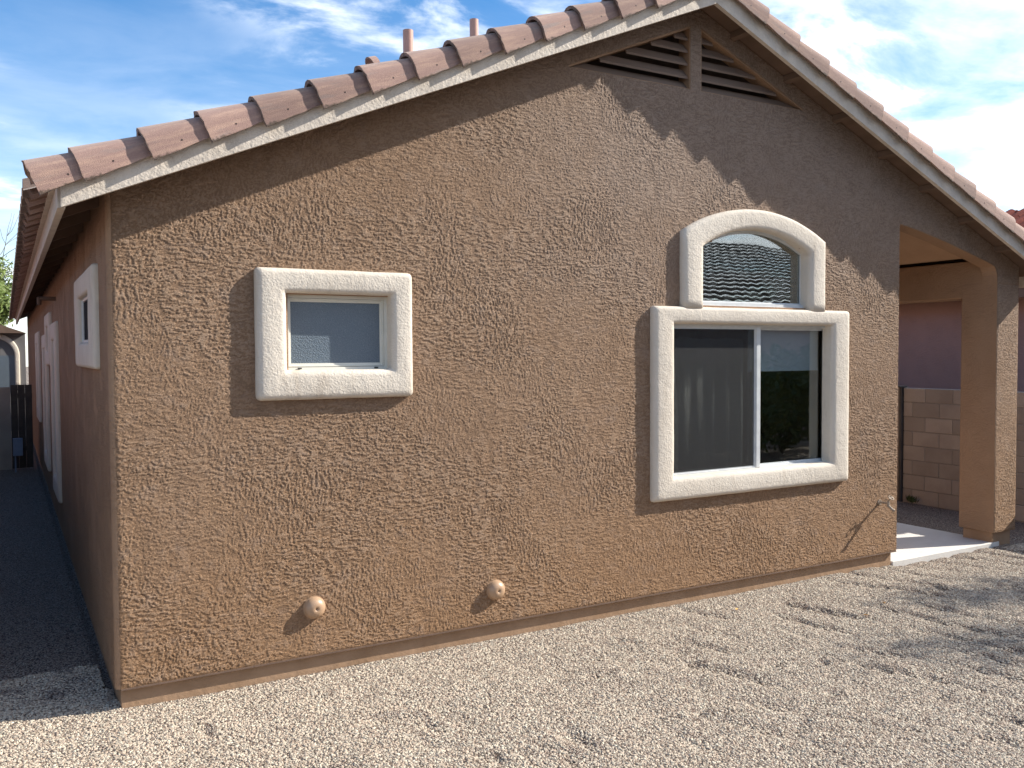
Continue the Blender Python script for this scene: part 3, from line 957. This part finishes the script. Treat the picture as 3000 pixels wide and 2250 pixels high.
gi_ = arch_frame('frame', 4.409, 5.601, 2.316, 2.762, 2.925, .016, .050, .085, M['alu'], aw)
prism('pane', gi_, 'y', .066, .070, M['glass'], aw)
# side windows
SL = ['wide low window high on the shaded side wall next to the front corner', 'tall window of the side wall nearest the front', 'small high window in the middle of the side wall', 'tall window farther along the side wall', 'farthest window of the side wall']
for k, ((a, b, c, d), (wl_, wr_, wb_, wt_)) in enumerate(zip(SIDE, SW)):
    s = sub('window', label=SL[k])
    rect_surround(s, (a - wl_, b + wr_, c - wb_, d + wt_), (a, b, c, d), left, depth=.042, seed=10 + k, r=.030)
    frame_rect('frame', a - .01, b + .01, c - .01, d + .01, .030, -.012, .085, M['alu'], s, left)
    pane_rect(a + .02, b - .02, c + .02, d - .02, .010, M['glass'], s, left)
    pane_rect(a + .024, b - .024, c + .024, d - .024, .004, M['dark_sheet'], s, left, name='dark_window_sheet', th=.0008)  # opaque dark sheet added to hide the pale reflection in the side panes
# rooms behind the glass
box('room_partition', (.2, 2.6, 0), (WX - .16, 2.7, 3.4), M['interior'], house)
box('room_partition', (2.9, .17, 0), (3.0, 2.59, 3.5), M['interior'], house)
box('room_floor', (.16, .17, -.003), (WX - .15, 2.59, .04), M['interior'], house)
box('room_ceiling', (.16, .17, 3.12), (WX - .15, 2.59, 3.16), M['interior'], house)

# ---- cleanout caps, hose bib, side pipe
def cap(x, z, rot):
    prof = [(.0, -.046), (.0065, -.047), (.0085, -.056), (.014, -.0595), (.028, -.058), (.042, -.0525), (.055, -.043), (.064, -.030), (.069, -.015), (.071, .001)]
    vs, fs = [], []
    S = 40
    for i, (r, y) in enumerate(prof):
        for k in range(S):
            a = 2 * math.pi * k / S
            vs.append((x + r * math.cos(a), y, z + r * math.sin(a)))
    for i in range(len(prof) - 1):
        for k in range(S): fs.append((i * S + k, i * S + (k + 1) % S, (i + 1) * S + (k + 1) % S, (i + 1) * S + k))
    o = mesh_obj('cleanout_cap', vs, fs, M['cap'], house, smooth=True)
    bm = bmesh.new(); bm.from_mesh(o.data); bmesh.ops.remove_doubles(bm, verts=bm.verts, dist=1e-5); bmesh.ops.recalc_face_normals(bm, faces=bm.faces); bm.to_mesh(o.data); bm.free()
    bm = bmesh.new()
    cyl_bm(bm, (x, .001, z), (x, -.009, z), .074, .073, 40)
    bm_obj('cap_ring', bm, M['cap'], o)
    return o
cap(1.163, .305, 0)
cap(2.475, .235, 0)
bib = sub('hose_bib')
bm = bmesh.new()
hx, hz = 6.60, .49
cyl_bm(bm, (hx, .0, hz), (hx, -.10, hz), .011)
cyl_bm(bm, (hx, -.002, hz), (hx, -.010, hz), .028, .026)
cyl_bm(bm, (hx, -.098, hz + .02), (hx, -.098, hz - .03), .014)
cyl_bm(bm, (hx, -.09, hz - .015), (hx, -.15, hz - .055), .012)
cyl_bm(bm, (hx, -.148, hz - .053), (hx, -.160, hz - .062), .016)
cyl_bm(bm, (hx, -.098, hz + .02), (hx, -.125, hz + .055), .007)
bm_obj('spout', bm, M['brass'], bib)
bm = bmesh.new()
c0 = Vector((hx, -.127, hz + .057)); ax = Vector((0, -.027, .035)).normalized()
for k in range(8):
    a0, a1 = 2 * math.pi * k / 8, 2 * math.pi * (k + 1) / 8
    u = Vector((1, 0, 0)); v = ax.cross(u)
    cyl_bm(bm, c0 + (u * math.cos(a0) + v * math.sin(a0)) * .026, c0 + (u * math.cos(a1) + v * math.sin(a1)) * .026, .004, seg=8)
cyl_bm(bm, c0 - Vector((.026, 0, 0)), c0 + Vector((.026, 0, 0)), .004, seg=8)
bm_obj('handle', bm, M['brass'], bib)
bm = bmesh.new()
cyl_bm(bm, (.01, 5.65, 2.54), (-.17, 5.65, 2.54), .022)
cyl_bm(bm, (-.165, 5.65, 2.55), (-.165, 5.65, 2.47), .022)
bm_obj('drain_pipe', bm, M['soffit'], house)

# ---- roof: deck, fascias, lookouts
for sgn, xe in ((-1, -.235), (1, 9.04)):
    th = .03
    y0, y1 = -OH + .02, LEN + .25
    prism('roof_deck', [(xe, zroof(xe) + DECK + .004), (R, ZF + DECK + .004), (R, ZF + DECK + th), (xe, zroof(xe) + DECK + th)], 'y', y0, y1, M['soffit'], house)
    prism('rake_fascia', [(xe, zroof(xe)), (R - (0.001 if sgn < 0 else -.001), ZF), (R - (0.001 if sgn < 0 else -.001), ZF + .150), (xe, zroof(xe) + .150)], 'y', -OH, -OH + .038, M['fascia'], house)
# eave fascias (left side seen along its length)
ze = zroof(-.235)
box('eave_fascia', (-.250, -OH + .040, ze), (-.212, LEN + .2, ze + .125), M['fascia'], house, .003)
box('drip_board', (-.275, -OH + .002, ze + .127), (-.214, LEN + .2, ze + .178), M['fascia'], house, .003)
box('eave_fascia', (9.017, -OH + .040, ze - .095), (9.055, LEN + .2, ze + .07), M['fascia'], house, .003)
# lookouts: stub rafters between wall and fascia
for sgn in (-1, 1):
    k = 0
    while True:
        s_ = .42 + k * .61
        x = R + sgn * s_
        if x < .3 or x > 8.9: break
        bm = bmesh.new()
        box_bm(bm, (x - .02, -OH + .040, -.050), (x + .02, 0.0, -.001), 0)
        for v in bm.verts: v.co.z += zroof(v.co.x) + DECK
        bm_obj('lookout', bm, M['soffit'], house)
        k += 1
# rafter tails under the left eave
for k in range(24):
    y = .35 + k * .61
    bm = bmesh.new()
    box_bm(bm, (-.211, y - .02, -.085), (-.001, y + .02, -.001), 0)
    for v in bm.verts: v.co.z += zroof(v.co.x) + DECK
    bm_obj('rafter_tail', bm, M['soffit'], house)

# ---- rake tiles
def rake_tile_mesh(seed, sy):
    """local: +x up the slope, y outward(-) , z normal to slope. origin at nose, centre of arc"""
    r = random.Random(seed)
    L_, T = .425, .021
    rows = 7
    vs, fs = [], []
    def section(rad, skirt, dz):
        pts = []
        for k in range(13):
            a = math.pi - math.pi * k / 12
            pts.append((rad * math.cos(a), rad * math.sin(a) + dz))
        for k in range(1, 4): pts.append((rad + .004 * k / 3, -skirt * k / 3 + dz))
        return pts
    for i in range(rows + 1):
        t_ = i / rows
        rad = .109 - (.040 if sy > 0 else .026) * t_
        so_ = section(rad, .090 - .046 * t_, 0)
        si_ = section(rad - T, .088 - .046 * t_, 0)
        for (u, w) in so_ + si_[::-1]:
            jx = 0
            if i == 0: jx = r.uniform(-.005, .005)
            jw = r.uniform(-.003, .003) if w < -.045 else 0
            vs.append((t_ * L_ + jx, -sy * u, w + jw))
    m = 32
    for i in range(rows):
        for k in range(m):
            fs.append((i * m + k, i * m + (k + 1) % m, (i + 1) * m + (k + 1) % m, (i + 1) * m + k))
    fs.append(tuple(range(m))); fs.append(tuple(rows * m + k for k in range(m - 1, -1, -1)))
    me = bpy.data.meshes.new('tile')
    me.from_pydata(vs, [], fs)
    bm = bmesh.new(); bm.from_mesh(me); bmesh.ops.recalc_face_normals(bm, faces=bm.faces)
    bmesh.ops.triangulate(bm, faces=[f for f in bm.faces if len(f.verts) > 4])
    bm.to_mesh(me); bm.free()
    me.shade_smooth()
    me.set_sharp_from_angle(angle=math.radians(38))
    me.materials.append(M['tile'])
    return me
tile_l = [rake_tile_mesh(40 + i, 1) for i in range(3)]
tile_r = [rake_tile_mesh(50 + i, -1) for i in range(3)]
ang = math.atan(TAN)
ZT = .184            # arc centre above the fascia bottom line (perpendicular-ish)
YC = -OH + .045      # arc centre in y
def nail(parent, x, sy):
    bm = bmesh.new()
    rr_ = .109 - (.040 if sy > 0 else .026) * x / .425
    cyl_bm(bm, (x, -sy * (rr_ - .004), -.028), (x, -sy * (rr_ + .0035), -.028), .0065, .0045, 10)
    bm_obj('nail', bm, M['nail'], parent)
def place_rake(X, side, k):
    me = (tile_l if side < 0 else tile_r)[k % 3]
    o = bpy.data.objects.new('tile', me)
    C.objects.link(o); o.parent = house
    # matrix: local x -> up the slope, local z -> slope normal
    ux = Vector((-side * math.cos(ang), 0, math.sin(ang)))
    uz = Vector((side * math.sin(ang), 0, math.cos(ang)))
    uy = uz.cross(ux)
    pos = Vector((X, YC, zroof(X) + ZT)) + Vector((random.uniform(-.004, .004), random.uniform(-.004, .004), random.uniform(-.002, .003)))
    j = random.uniform(-.006, .012) + (.022 if side > 0 else .010)
    Mx = Matrix(((ux.x, uy.x, uz.x, pos.x), (ux.y, uy.y, uz.y, pos.y), (ux.z, uy.z, uz.z, pos.z), (0, 0, 0, 1)))
    o.matrix_local = Mx @ Matrix.Rotation(j, 4, 'Y') @ Matrix.Rotation(random.uniform(-.012, .012), 4, 'Z')
    sy = 1
    if side > 0: sy = -1
    nail(o, random.uniform(.15, .19), sy)
XL = [-.415, -.184, .131, .436, .738, 1.055, 1.364, 1.672, 1.978, 2.294, 2.612, 2.925, 3.243, 3.560, 3.877]
XR = [4.43, 4.782, 5.124, 5.481, 5.813, 6.154, 6.500, 6.837, 7.166, 7.498, 7.822, 8.142, 8.48, 8.81, 9.13]
for k, X in enumerate(XL): place_rake(X + (.050 if k == 0 else .028 if k == 1 else .050 if k < 5 else .068), -1, k)
for k, X in enumerate(XR): place_rake(X, 1, k)

# ---- eave tiles along the left side (end of each barrel column)
def barrel_mesh(rad, L_, seg=8, T=.014, mat=None):
    vs, fs = [], []
    for x, rr in ((0, rad), (L_, rad * .84)):
        for k in range(seg + 1):
            a = math.pi * k / seg
            vs.append((x, rr * math.cos(a), rr * math.sin(a)))
        for k in range(seg, -1, -1):
            a = math.pi * k / seg
            vs.append((x, (rr - T) * math.cos(a), (rr - T) * math.sin(a)))
    m = 2 * (seg + 1)
    for k in range(m): fs.append((k, (k + 1) % m, m + (k + 1) % m, m + k))
    fs.append(tuple(range(m - 1, -1, -1))); fs.append(tuple(range(m, 2 * m)))
    me = bpy.data.meshes.new('tile')
    me.from_pydata(vs, [], fs)
    bm = bmesh.new(); bm.from_mesh(me); bmesh.ops.recalc_face_normals(bm, faces=bm.faces); bm.to_mesh(me); bm.free()
    me.shade_smooth(); me.set_sharp_from_angle(angle=math.radians(40))
    me.materials.append(mat or M['tile'])
    return me
eave_me = barrel_mesh(.095, .42)
def slope_mat(pos, side):
    ux = Vector((-side * math.cos(ang), 0, math.sin(ang)))
    uz = Vector((side * math.sin(ang), 0, math.cos(ang)))
    uy = uz.cross(ux)
    return Matrix(((ux.x, uy.x, uz.x, pos[0]), (ux.y, uy.y, uz.y, pos[1]), (ux.z, uy.z, uz.z, pos[2]), (0, 0, 0, 1)))
ny_t = 64
for k in range(ny_t):
    y = .10 + k * .305
    o = bpy.data.objects.new('tile', eave_me); C.objects.link(o); o.parent = house
    o.matrix_local = slope_mat((-.352 + random.uniform(-.012, .012), y, zroof(-.352) + .148), -1) @ Matrix.Rotation(random.uniform(-.02, .02), 4, 'Y')
# field tiles behind: joined into one corrugated part per slope
def field(side):
    vs, fs = [], []
    ycols = np.arange(-.05, LEN + .2, .305 / 6)
    rows = 14
    x0 = -.40 if side < 0 else 9.16
    lenx = abs(R - x0)
    prev = None
    for i in range(rows):
        xa = x0 + (R - x0) * i / rows
        xb = x0 + (R - x0) * (i + 1.08) / rows
        if i == rows - 1: xb = R
        for (x, lift) in ((xa, .030), (xb, .0)):
            for y in ycols:
                ph = ((y - .10 + .1525) % .305) / .305 - .5
                z = zroof(x) + .148 + (.088 * math.sqrt(max(0, 1 - (ph * 2 / .66) ** 2)) if abs(ph) < .33 else -.0)
                vs.append((x, y, z + lift))
        b = i * 2 * len(ycols)
        n = len(ycols)
        for j in range(n - 1): fs.append((b + j, b + j + 1, b + n + j + 1, b + n + j))
    return mesh_obj('field_tiles', vs, fs, M['tile'], house, kind='stuff')
field(-1); field(1)
# ridge caps
ridge_me = barrel_mesh(.115, .42)
for k in range(50):
    y = -OH - .055 + k * .39
    o = bpy.data.objects.new('ridge_tile', ridge_me); C.objects.link(o); o.parent = house
    o.matrix_local = Matrix(((0, 1, 0, R), (1, 0, 0, y), (0, 0, 1, ZF + .20), (0, 0, 0, 1))) @ Matrix.Rotation(-.02, 4, 'Y')
# vent pipes and roof hood
def vpipe(x, y, ztop, r):
    z0 = zroof(x) + .1
    S = 24; vs, fs = [], []
    for (rr, z) in ((r, z0), (r, ztop), (r - .006, ztop), (r - .006, ztop - .2)):
        for k in range(S):
            a = 2 * math.pi * k / S
            vs.append((x + rr * math.cos(a), y + rr * math.sin(a), z))
    for i in range(3):
        for k in range(S): fs.append((i * S + k, i * S + (k + 1) % S, (i + 1) * S + (k + 1) % S, (i + 1) * S + k))
    mesh_obj('vent_pipe', vs, fs, M['pipe'], house, smooth=False)
vpipe(2.363, 1.2, 4.505, .0415)
vpipe(3.274, 1.8, 4.950, .040)
o = bpy.data.objects.new('vent_hood', barrel_mesh(.075, .06)); C.objects.link(o); o.parent = house
o.matrix_local = slope_mat((1.965, 1.0, 4.10), -1) @ Matrix.Rotation(-.1, 4, 'Y')

# ------------------------------------------------------------------ things in the windows
vs, fs = [], []
for j in range(2):
    for i in range(121):
        x = 4.13 + .90 * i / 120
        y = .22 + .045 * math.sin(i * .19 + 1.3 * math.sin(i * .06)) + .006 * math.sin(i * .55 + 1) * math.sin(i * .05)
        vs.append((x + (0 if j else .01 * math.sin(i * .3)), y, (.35, 2.03)[j] + (0 if j == 0 else .010 * math.sin(i * .2))))
for i in range(120): fs.append((i, i + 1, 122 + i, 121 + i))
cu = mesh_obj('curtain', vs, fs, M['curtain'], smooth=True, label='grey curtain hanging in folds behind the left half of the large window', category='curtain')
sd = cu.modifiers.new('thickness', 'SOLIDIFY'); sd.thickness = .003
rs_ = empty('roller_shade', (5.5, .2, 2.2), label='pale roller shade half drawn behind the right half of the large window', category='roller shade')
def rel(o, p):
    o.parent = p; o.matrix_parent_inverse = Matrix.Translation(-p.location); return o
rel(box('shade_cloth', (5.06, .150, 1.755), (5.925, .153, 2.16), M['shade']), rs_)
rel(box('bottom_bar', (5.06, .144, 1.738), (5.925, .158, 1.757), M['shade'], None, .003), rs_)
bm = bmesh.new(); cyl_bm(bm, (5.06, .165, 2.175), (5.925, .165, 2.175), .02)
rel(bm_obj('roller', bm, M['shade']), rs_)

# ------------------------------------------------------------------ patio slab
box('patio_slab', (6.835, .022, -.30), (8.56, 4.0, -.108), M['slab'], None, .006, kind='structure')

# ------------------------------------------------------------------ block wall on the right
bw = empty('block_wall', (10.3, 2.4, -.2), label='tan concrete block wall along the lot line beyond the patio', category='wall')
bm = bmesh.new(); box_bm(bm, (0, -.195, -.094), (.15, .195, .094), .004, 1)
blk = bpy.data.meshes.new('block'); bm.to_mesh(blk); bm.free(); blk.materials.append(M['block'])
bm = bmesh.new(); box_bm(bm, (0, -.095, -.094), (.15, .095, .094), .004, 1)
hblk = bpy.data.meshes.new('block'); bm.to_mesh(hblk); bm.free(); hblk.materials.append(M['block'])
yend, ystart = 2.46, -1.92
for r_ in range(8):
    z = 1.40 - .1 - r_ * .2
    y = 2.324 - .2 if r_ % 2 == 0 else 2.324 - .010
    y = 2.124 if r_ % 2 == 0 else 2.314
    # vertical joints at y and every .4 below
    c = y + .2 if r_ % 2 == 0 else y + .0
    joints = [y - .4 * i for i in range(-2, 12)]
    for jt in joints:
        c = jt + .2
        lo_, hi_ = max(c - .2, ystart), min(c + .2, yend)
        if hi_ - lo_ < .09: continue
        if r_ == 0 and c < -.1: continue
        if hi_ - lo_ > .39: me, cc = blk, c
        else:
            me, cc = hblk, (lo_ + hi_) / 2
        o = bpy.data.objects.new('block', me); C.objects.link(o); o.parent = bw
        o.location = (random.uniform(-.002, .002), cc - 2.4, z + .2)
        if me is hblk: o.scale = (1, (hi_ - lo_ - .01) / .19, 1)
rel(box('mortar', (10.306, ystart + .01, -.22), (10.444, -.08, 1.194), M['mortar']), bw)
rel(box('mortar', (10.306, -.079, -.22), (10.444, yend - .01, 1.394), M['mortar']), bw)
# post + the run of wall past it
gp = empty('gate_post', (10.28, 2.52, -.15), label='dark square steel post at the end of the block wall', category='post')
rel(box('post', (10.27, 2.466, -.2), (10.33, 2.505, 1.40), M['steel'], None, .003), gp)
rel(box('post_cap', (10.20, 2.44, 1.402), (10.36, 2.56, 1.425), M['steel'], None, .004), gp)
w2 = box('block_wall', (10.335, 2.51, -.2), (10.48, 9.0, 1.40), M['block'], label='continuation of the block wall past the dark post', category='wall')
# weed at the wall foot
bm = bmesh.new()
for k in range(90):
    a = random.uniform(0, 6.28); r_ = random.uniform(0, .09); h = random.uniform(.03, .11)
    p = Vector((10.18 + r_ * math.cos(a) * .7, 2.22 + r_ * math.sin(a), -.16))
    q = p + Vector((random.uniform(-.04, .04), random.uniform(-.04, .04), h))
    w_ = Vector((math.cos(a + 1.5), math.sin(a + 1.5), 0)) * .008
    vs_ = [bm.verts.new(p), bm.verts.new((p + q) / 2 + w_), bm.verts.new(q), bm.verts.new((p + q) / 2 - w_)]
    bm.faces.new(vs_)
bm_obj('weed', bm, M['weed'], None, label='small dark weed at the foot of the block wall', category='weed')

# ------------------------------------------------------------------ neighbour house on the right
nb = empty('neighbour_house', (12.5, 4, 0), label='mauve stucco neighbouring house with dark red tile roof beyond the block wall', category='house')
rel(box('wall', (12.5, -.2, -.2), (12.7, 16, 2.78), M['mauve']), nb)
rel(box('wall', (12.7, -.2, -.2), (19.5, -.05, 2.78), M['mauve']), nb)
rel(box('eave_fascia', (12.02, -.45, 2.66), (12.06, 16.3, 2.80), M['soffit']), nb)
rel(prism('soffit', [(12.06, 2.70), (12.52, 2.76), (12.52, 2.80), (12.06, 2.78)], 'y', -.45, 16.3, M['soffit']), nb)
rel(prism('roof_deck', [(12.0, 2.81), (16.1, 4.40), (20.2, 2.81)], 'y', -.45, 16.3, M['soffit']), nb)
NA = math.atan2(1.59, 4.1)
nt = barrel_mesh(.105, .44, 8, .014, M['tile_red'])
for i in range(12):
    for j in range(22):
        s_ = i * .365
        x = 11.93 + s_ * math.cos(NA); z = 2.86 + s_ * math.sin(NA)
        y = .2 + j * .30
        ux = Vector((math.cos(NA), 0, math.sin(NA))); uz = Vector((-math.sin(NA), 0, math.cos(NA))); uy = uz.cross(ux)
        o = bpy.data.objects.new('tile', nt); C.objects.link(o)
        o.matrix_world = Matrix(((ux.x, uy.x, uz.x, x), (ux.y, uy.y, uz.y, y), (ux.z, uy.z, uz.z, z), (0, 0, 0, 1))) @ Matrix.Rotation(-.05, 4, 'Y')
        rel(o, nb)
rd = barrel_mesh(.13, .44, 8, .014, M['tile_red'])
for k in range(40):
    o = bpy.data.objects.new('ridge_tile', rd); C.objects.link(o)
    o.matrix_world = Matrix(((0, 1, 0, 16.1), (1, 0, 0, -1 + k * .38), (0, 0, 1, 4.42), (0, 0, 0, 1)))
    rel(o, nb)

# ------------------------------------------------------------------ house across the yard, seen reflected in the arched window
fh = empty('neighbour_house', (14, -9.6, 0), label='tile-roofed house behind the viewer, seen reflected in the arched window', category='house')
rel(box('wall', (1, -9.8, -.2), (30, -9.6, 3.0), M['mauve']), fh)
vs, fs = [], []
n_r, n_c = 17, 560
for i in range(n_r):
    for (t_, lift) in ((i / n_r, .03), ((i + 1.0) / n_r, .0)):
        for j in range(n_c + 1):
            x = 0 + 31 * j / n_c
            ph = (x % .31) / .31
            vs.append((x, -9.1 - t_ * 6.0, 2.9 + t_ * 2.35 + lift + .045 * abs(math.sin(ph * math.pi))))
    b = i * 2 * (n_c + 1)
    for j in range(n_c): fs.append((b + j, b + j + 1, b + n_c + 2 + j, b + n_c + 1 + j))
rel(mesh_obj('roof', vs, fs, M['tile_dark'], smooth=False), fh)
rel(box('fascia', (0, -9.2, 2.70), (31, -9.14, 2.92), M['soffit']), fh)
SH = ['smallest dark shrub, leftmost of the row seen reflected in the large window', 'dark shrub second from the left in the reflected row', 'middle shrub of the dark row reflected in the large window', 'dark shrub second from the right in the reflected row', 'tallest dark shrub at the right end of the reflected row']
def shrub(x, y, h, w, seed):
    rd_ = random.Random(seed)
    root = empty('shrub', (x, y, -.14), label=SH[seed - 1], category='shrub', group='shrubs behind the viewer')
    bm = bmesh.new()
    for k in range(9):
        a = rd_.uniform(0, 6.28)
        cyl_bm(bm, (0, 0, 0), (math.cos(a) * w * .6, math.sin(a) * w * .6, h * rd_.uniform(.5, .8)), .02, .006, 6, False)
    bm_obj('stem', bm, M['bark'], root, kind='stuff')
    bm = bmesh.new()
    for k in range(2600):
        d = Vector((rd_.gauss(0, 1), rd_.gauss(0, 1), rd_.gauss(0, 1))).normalized() * rd_.uniform(.45, 1.0)
        p = Vector((d.x * w, d.y * w, h * .52 + d.z * h * .48))
        a = Vector((rd_.uniform(-1, 1), rd_.uniform(-1, 1), rd_.uniform(-1, 1))).normalized(); b_ = a.orthogonal().normalized()
        l_ = rd_.uniform(.05, .10)
        bm.faces.new([bm.verts.new(p - a * l_), bm.verts.new(p + b_ * l_ * .4), bm.verts.new(p + a * l_), bm.verts.new(p - b_ * l_ * .4)])
    bm_obj('foliage', bm, M['leaf_dark'], root)
for q in ((8.2, -5.6, 1.7, .8, 1), (9.7, -6.1, 1.9, .9, 2), (11.3, -6.4, 2.0, .9, 3), (12.9, -6.9, 2.2, 1.0, 4), (14.6, -7.2, 2.3, 1.1, 5)): shrub(*q)

# ------------------------------------------------------------------ far end of the side yard
wf = box('side_yard_wall', (-4.5, 12.62, -.2), (-.44, 12.78, 1.34), M['block'], label='low grey wall closing the far end of the shaded side yard', category='wall')
ga = empty('side_gate', (-.25, 12.55, -.15), label='dark boarded gate at the far end of the shaded side yard', category='gate')
for k in range(3):
    rel(box('board', (-.435 + k * .112, 12.50, -.10), (-.435 + k * .112 + .108, 12.53, 1.385), M['gatepaint'], None, .002), ga)
rel(box('rail', (-.435, 12.532, .2), (-.10, 12.57, .28), M['gatepaint']), ga)
rel(box('rail', (-.435, 12.532, 1.15), (-.10, 12.57, 1.23), M['gatepaint']), ga)
ub = empty('utility_box', (-.34, 12.2, -.14), label='small blue-grey box on a thin post in the dark side yard', category='utility box')
rel(box('cabinet', (-.42, 12.10, .16), (-.27, 12.25, .46), M['box'], None, .006), ub)
rel(box('post', (-.40, 12.16, -.16), (-.375, 12.19, .158), M['box'], None, .002), ub)
sky_blocker = empty('neighbour_house', (-3.3, 5, 0), label='unseen house mass added along the left side to block sky light from the side yard', category='house')  # out-of-view house added to cut sky light in the passage
rel(box('wall', (-9.0, .5, -.2), (-3.0, 20, 3.1), M['mauve']), sky_blocker)
rel(prism('roof', [(-2.5, 3.0), (-6.5, 4.7), (-10, 3.0)], 'y', .1, 20.5, M['soffit']), sky_blocker)
lf = box('side_yard_wall', (-1.62, .3, -.2), (-1.47, 12.6, 1.40), M['block'], label='unseen block wall along the left edge of the side yard, set close to darken it', category='wall')  # out of view, moved in close to keep sky light off the passage

lh = empty('neighbour_house', (-2, 22, 0), label='grey house with a pale arched window surround beyond the side yard', category='house')
rel(box('wall', (-8, 22, -.2), (-.02, 28, 2.5), M['greywall']), lh)
rel(prism('roof', [(-8.3, 2.5), (.0, 2.5), (-4.0, 4.0)], 'y', 21.7, 28.3, M['soffit']), lh)
ao = arc_pts(-1.35, -.16, 1.9, 2.5, 20); ai = arc_pts(-1.23, -.28, 1.85, 2.36, 20)
po = [(-.16, 1.0)] + ao + [(-1.35, 1.0)]; pi_ = [(-.28, 1.0)] + ai + [(-1.23, 1.0)]
A, B = densify_pair(po, pi_, .2, False)
WREF = .12
rel(sweep_ring('surround', A, B, lambda u, v, w: (u, 22 + w, v), .06, M['trim'], None, closed=False, r=.03), lh)
rel(box('pane', (-1.25, 21.99, 1.0), (-.26, 21.998, 1.9), M['obscure']), lh)

# ------------------------------------------------------------------ trees
def tree(x, y, h, spread, label, leafmat, n_leaf, leaf, seed, crown0=.35, twigs=60, lean=0., bare=.0):
    rd_ = random.Random(seed)
    root = empty('tree', (x, y, -.15), label=label, category='tree')
    bm = bmesh.new()
    tips = []
    def limb(p, d, L, r, lev):
        seg = 4
        q = p
        for s_ in range(seg):
            d2 = (d + Vector((rd_.uniform(-.25, .25), rd_.uniform(-.25, .25), rd_.uniform(-.1, .2)))).normalized()
            e_ = q + d2 * L / seg
            cyl_bm(bm, q, e_, r * (1 - s_ / seg * .45), r * (1 - (s_ + 1) / seg * .45), 7, False)
            q, d = e_, d2
            if lev >= 2: tips.append((q.copy(), lev))
        if lev < 3:
            for k in range(3 if lev else 4):
                a = rd_.uniform(0, 6.28)
                nd = (d * .7 + Vector((math.cos(a), math.sin(a), rd_.uniform(-.05, .6))) * .8).normalized()
                limb(q, nd, L * rd_.uniform(.55, .8), r * .55, lev + 1)
        else: tips.append((q.copy(), lev))
    limb(Vector((0, 0, 0)), Vector((lean, 0, 1)), h * .36, h * (.006 if bare else .024), 0)
    m = max((t[0].z for t in tips)); k_ = h / m
    mr = max(math.hypot(t[0].x, t[0].y) for t in tips); s2 = spread / mr
    for v in bm.verts: v.co = Vector((v.co.x * s2, v.co.y * s2, v.co.z * k_))
    tr = bm_obj('trunk', bm, M['bark'], root, smooth=True)
    pts = [Vector((t[0].x * s2, t[0].y * s2, t[0].z * k_)) for t in tips]
    bm = bmesh.new()
    low = [p for p in pts if p.z < h * (1 - bare)]
    for k in range(n_leaf):
        c = rd_.choice(low)
        p = c + Vector((rd_.gauss(0, .16), rd_.gauss(0, .16), rd_.gauss(0, .14))) * (h / 5)
        a = Vector((rd_.uniform(-1, 1), rd_.uniform(-1, 1), rd_.uniform(-1, 1))).normalized()
        b = a.orthogonal().normalized()
        l_ = leaf * rd_.uniform(.6, 1.4)
        bm.faces.new([bm.verts.new(p - a * l_), bm.verts.new(p + b * l_ * .35), bm.verts.new(p + a * l_), bm.verts.new(p - b * l_ * .35)])
    bm_obj('crown', bm, leafmat, root)
    return root
tree(-.9, 29.5, 5.2, 2.4, 'leafy green tree behind the grey house at the left edge', M['leaf'], 13000, .10, 3)
tree(-1.6, 31.0, 7.2, 2.9, 'taller nearly bare tree rising behind the leafy green one at the left edge', M['leaf_dark'], 1500, .05, 8, bare=.3)
tree(12.5, -4.05, 5.0, 1.6, 'fine-leaved tree standing outside the view, shading the gravel on the right', M['leaf_dark'], 7000, .035, 5)

# ------------------------------------------------------------------ fallen leaves
def dry_leaf(x, y, a, label):
    z = gheight(x, y) + .012
    L_ = .022
    vs = [(-L_, 0, .0), (-.3 * L_, .42 * L_, .004), (.5 * L_, .36 * L_, .005), (L_, 0, .001), (.4 * L_, -.38 * L_, .006), (-.4 * L_, -.40 * L_, .002), (0, 0, -.001)]
    fs = [(6, i, (i + 1) % 6) for i in range(6)]
    o = mesh_obj('fallen_leaf', vs, fs, M['dryleaf'], label=label, category='leaf')
    o.location = (x, y, z); o.rotation_euler = (.25, .1, a)
    sd_ = o.modifiers.new('thickness', 'SOLIDIFY'); sd_.thickness = .0008
dry_leaf(4.45, -.35, .4, 'yellow fallen leaf nearest the footing, below the large window')
dry_leaf(5.60, -.82, 1.3, 'yellow fallen leaf on the gravel farthest to the right, toward the tree shadow')
dry_leaf(5.22, -.95, 2.2, 'orange fallen leaf between the other two on the gravel')
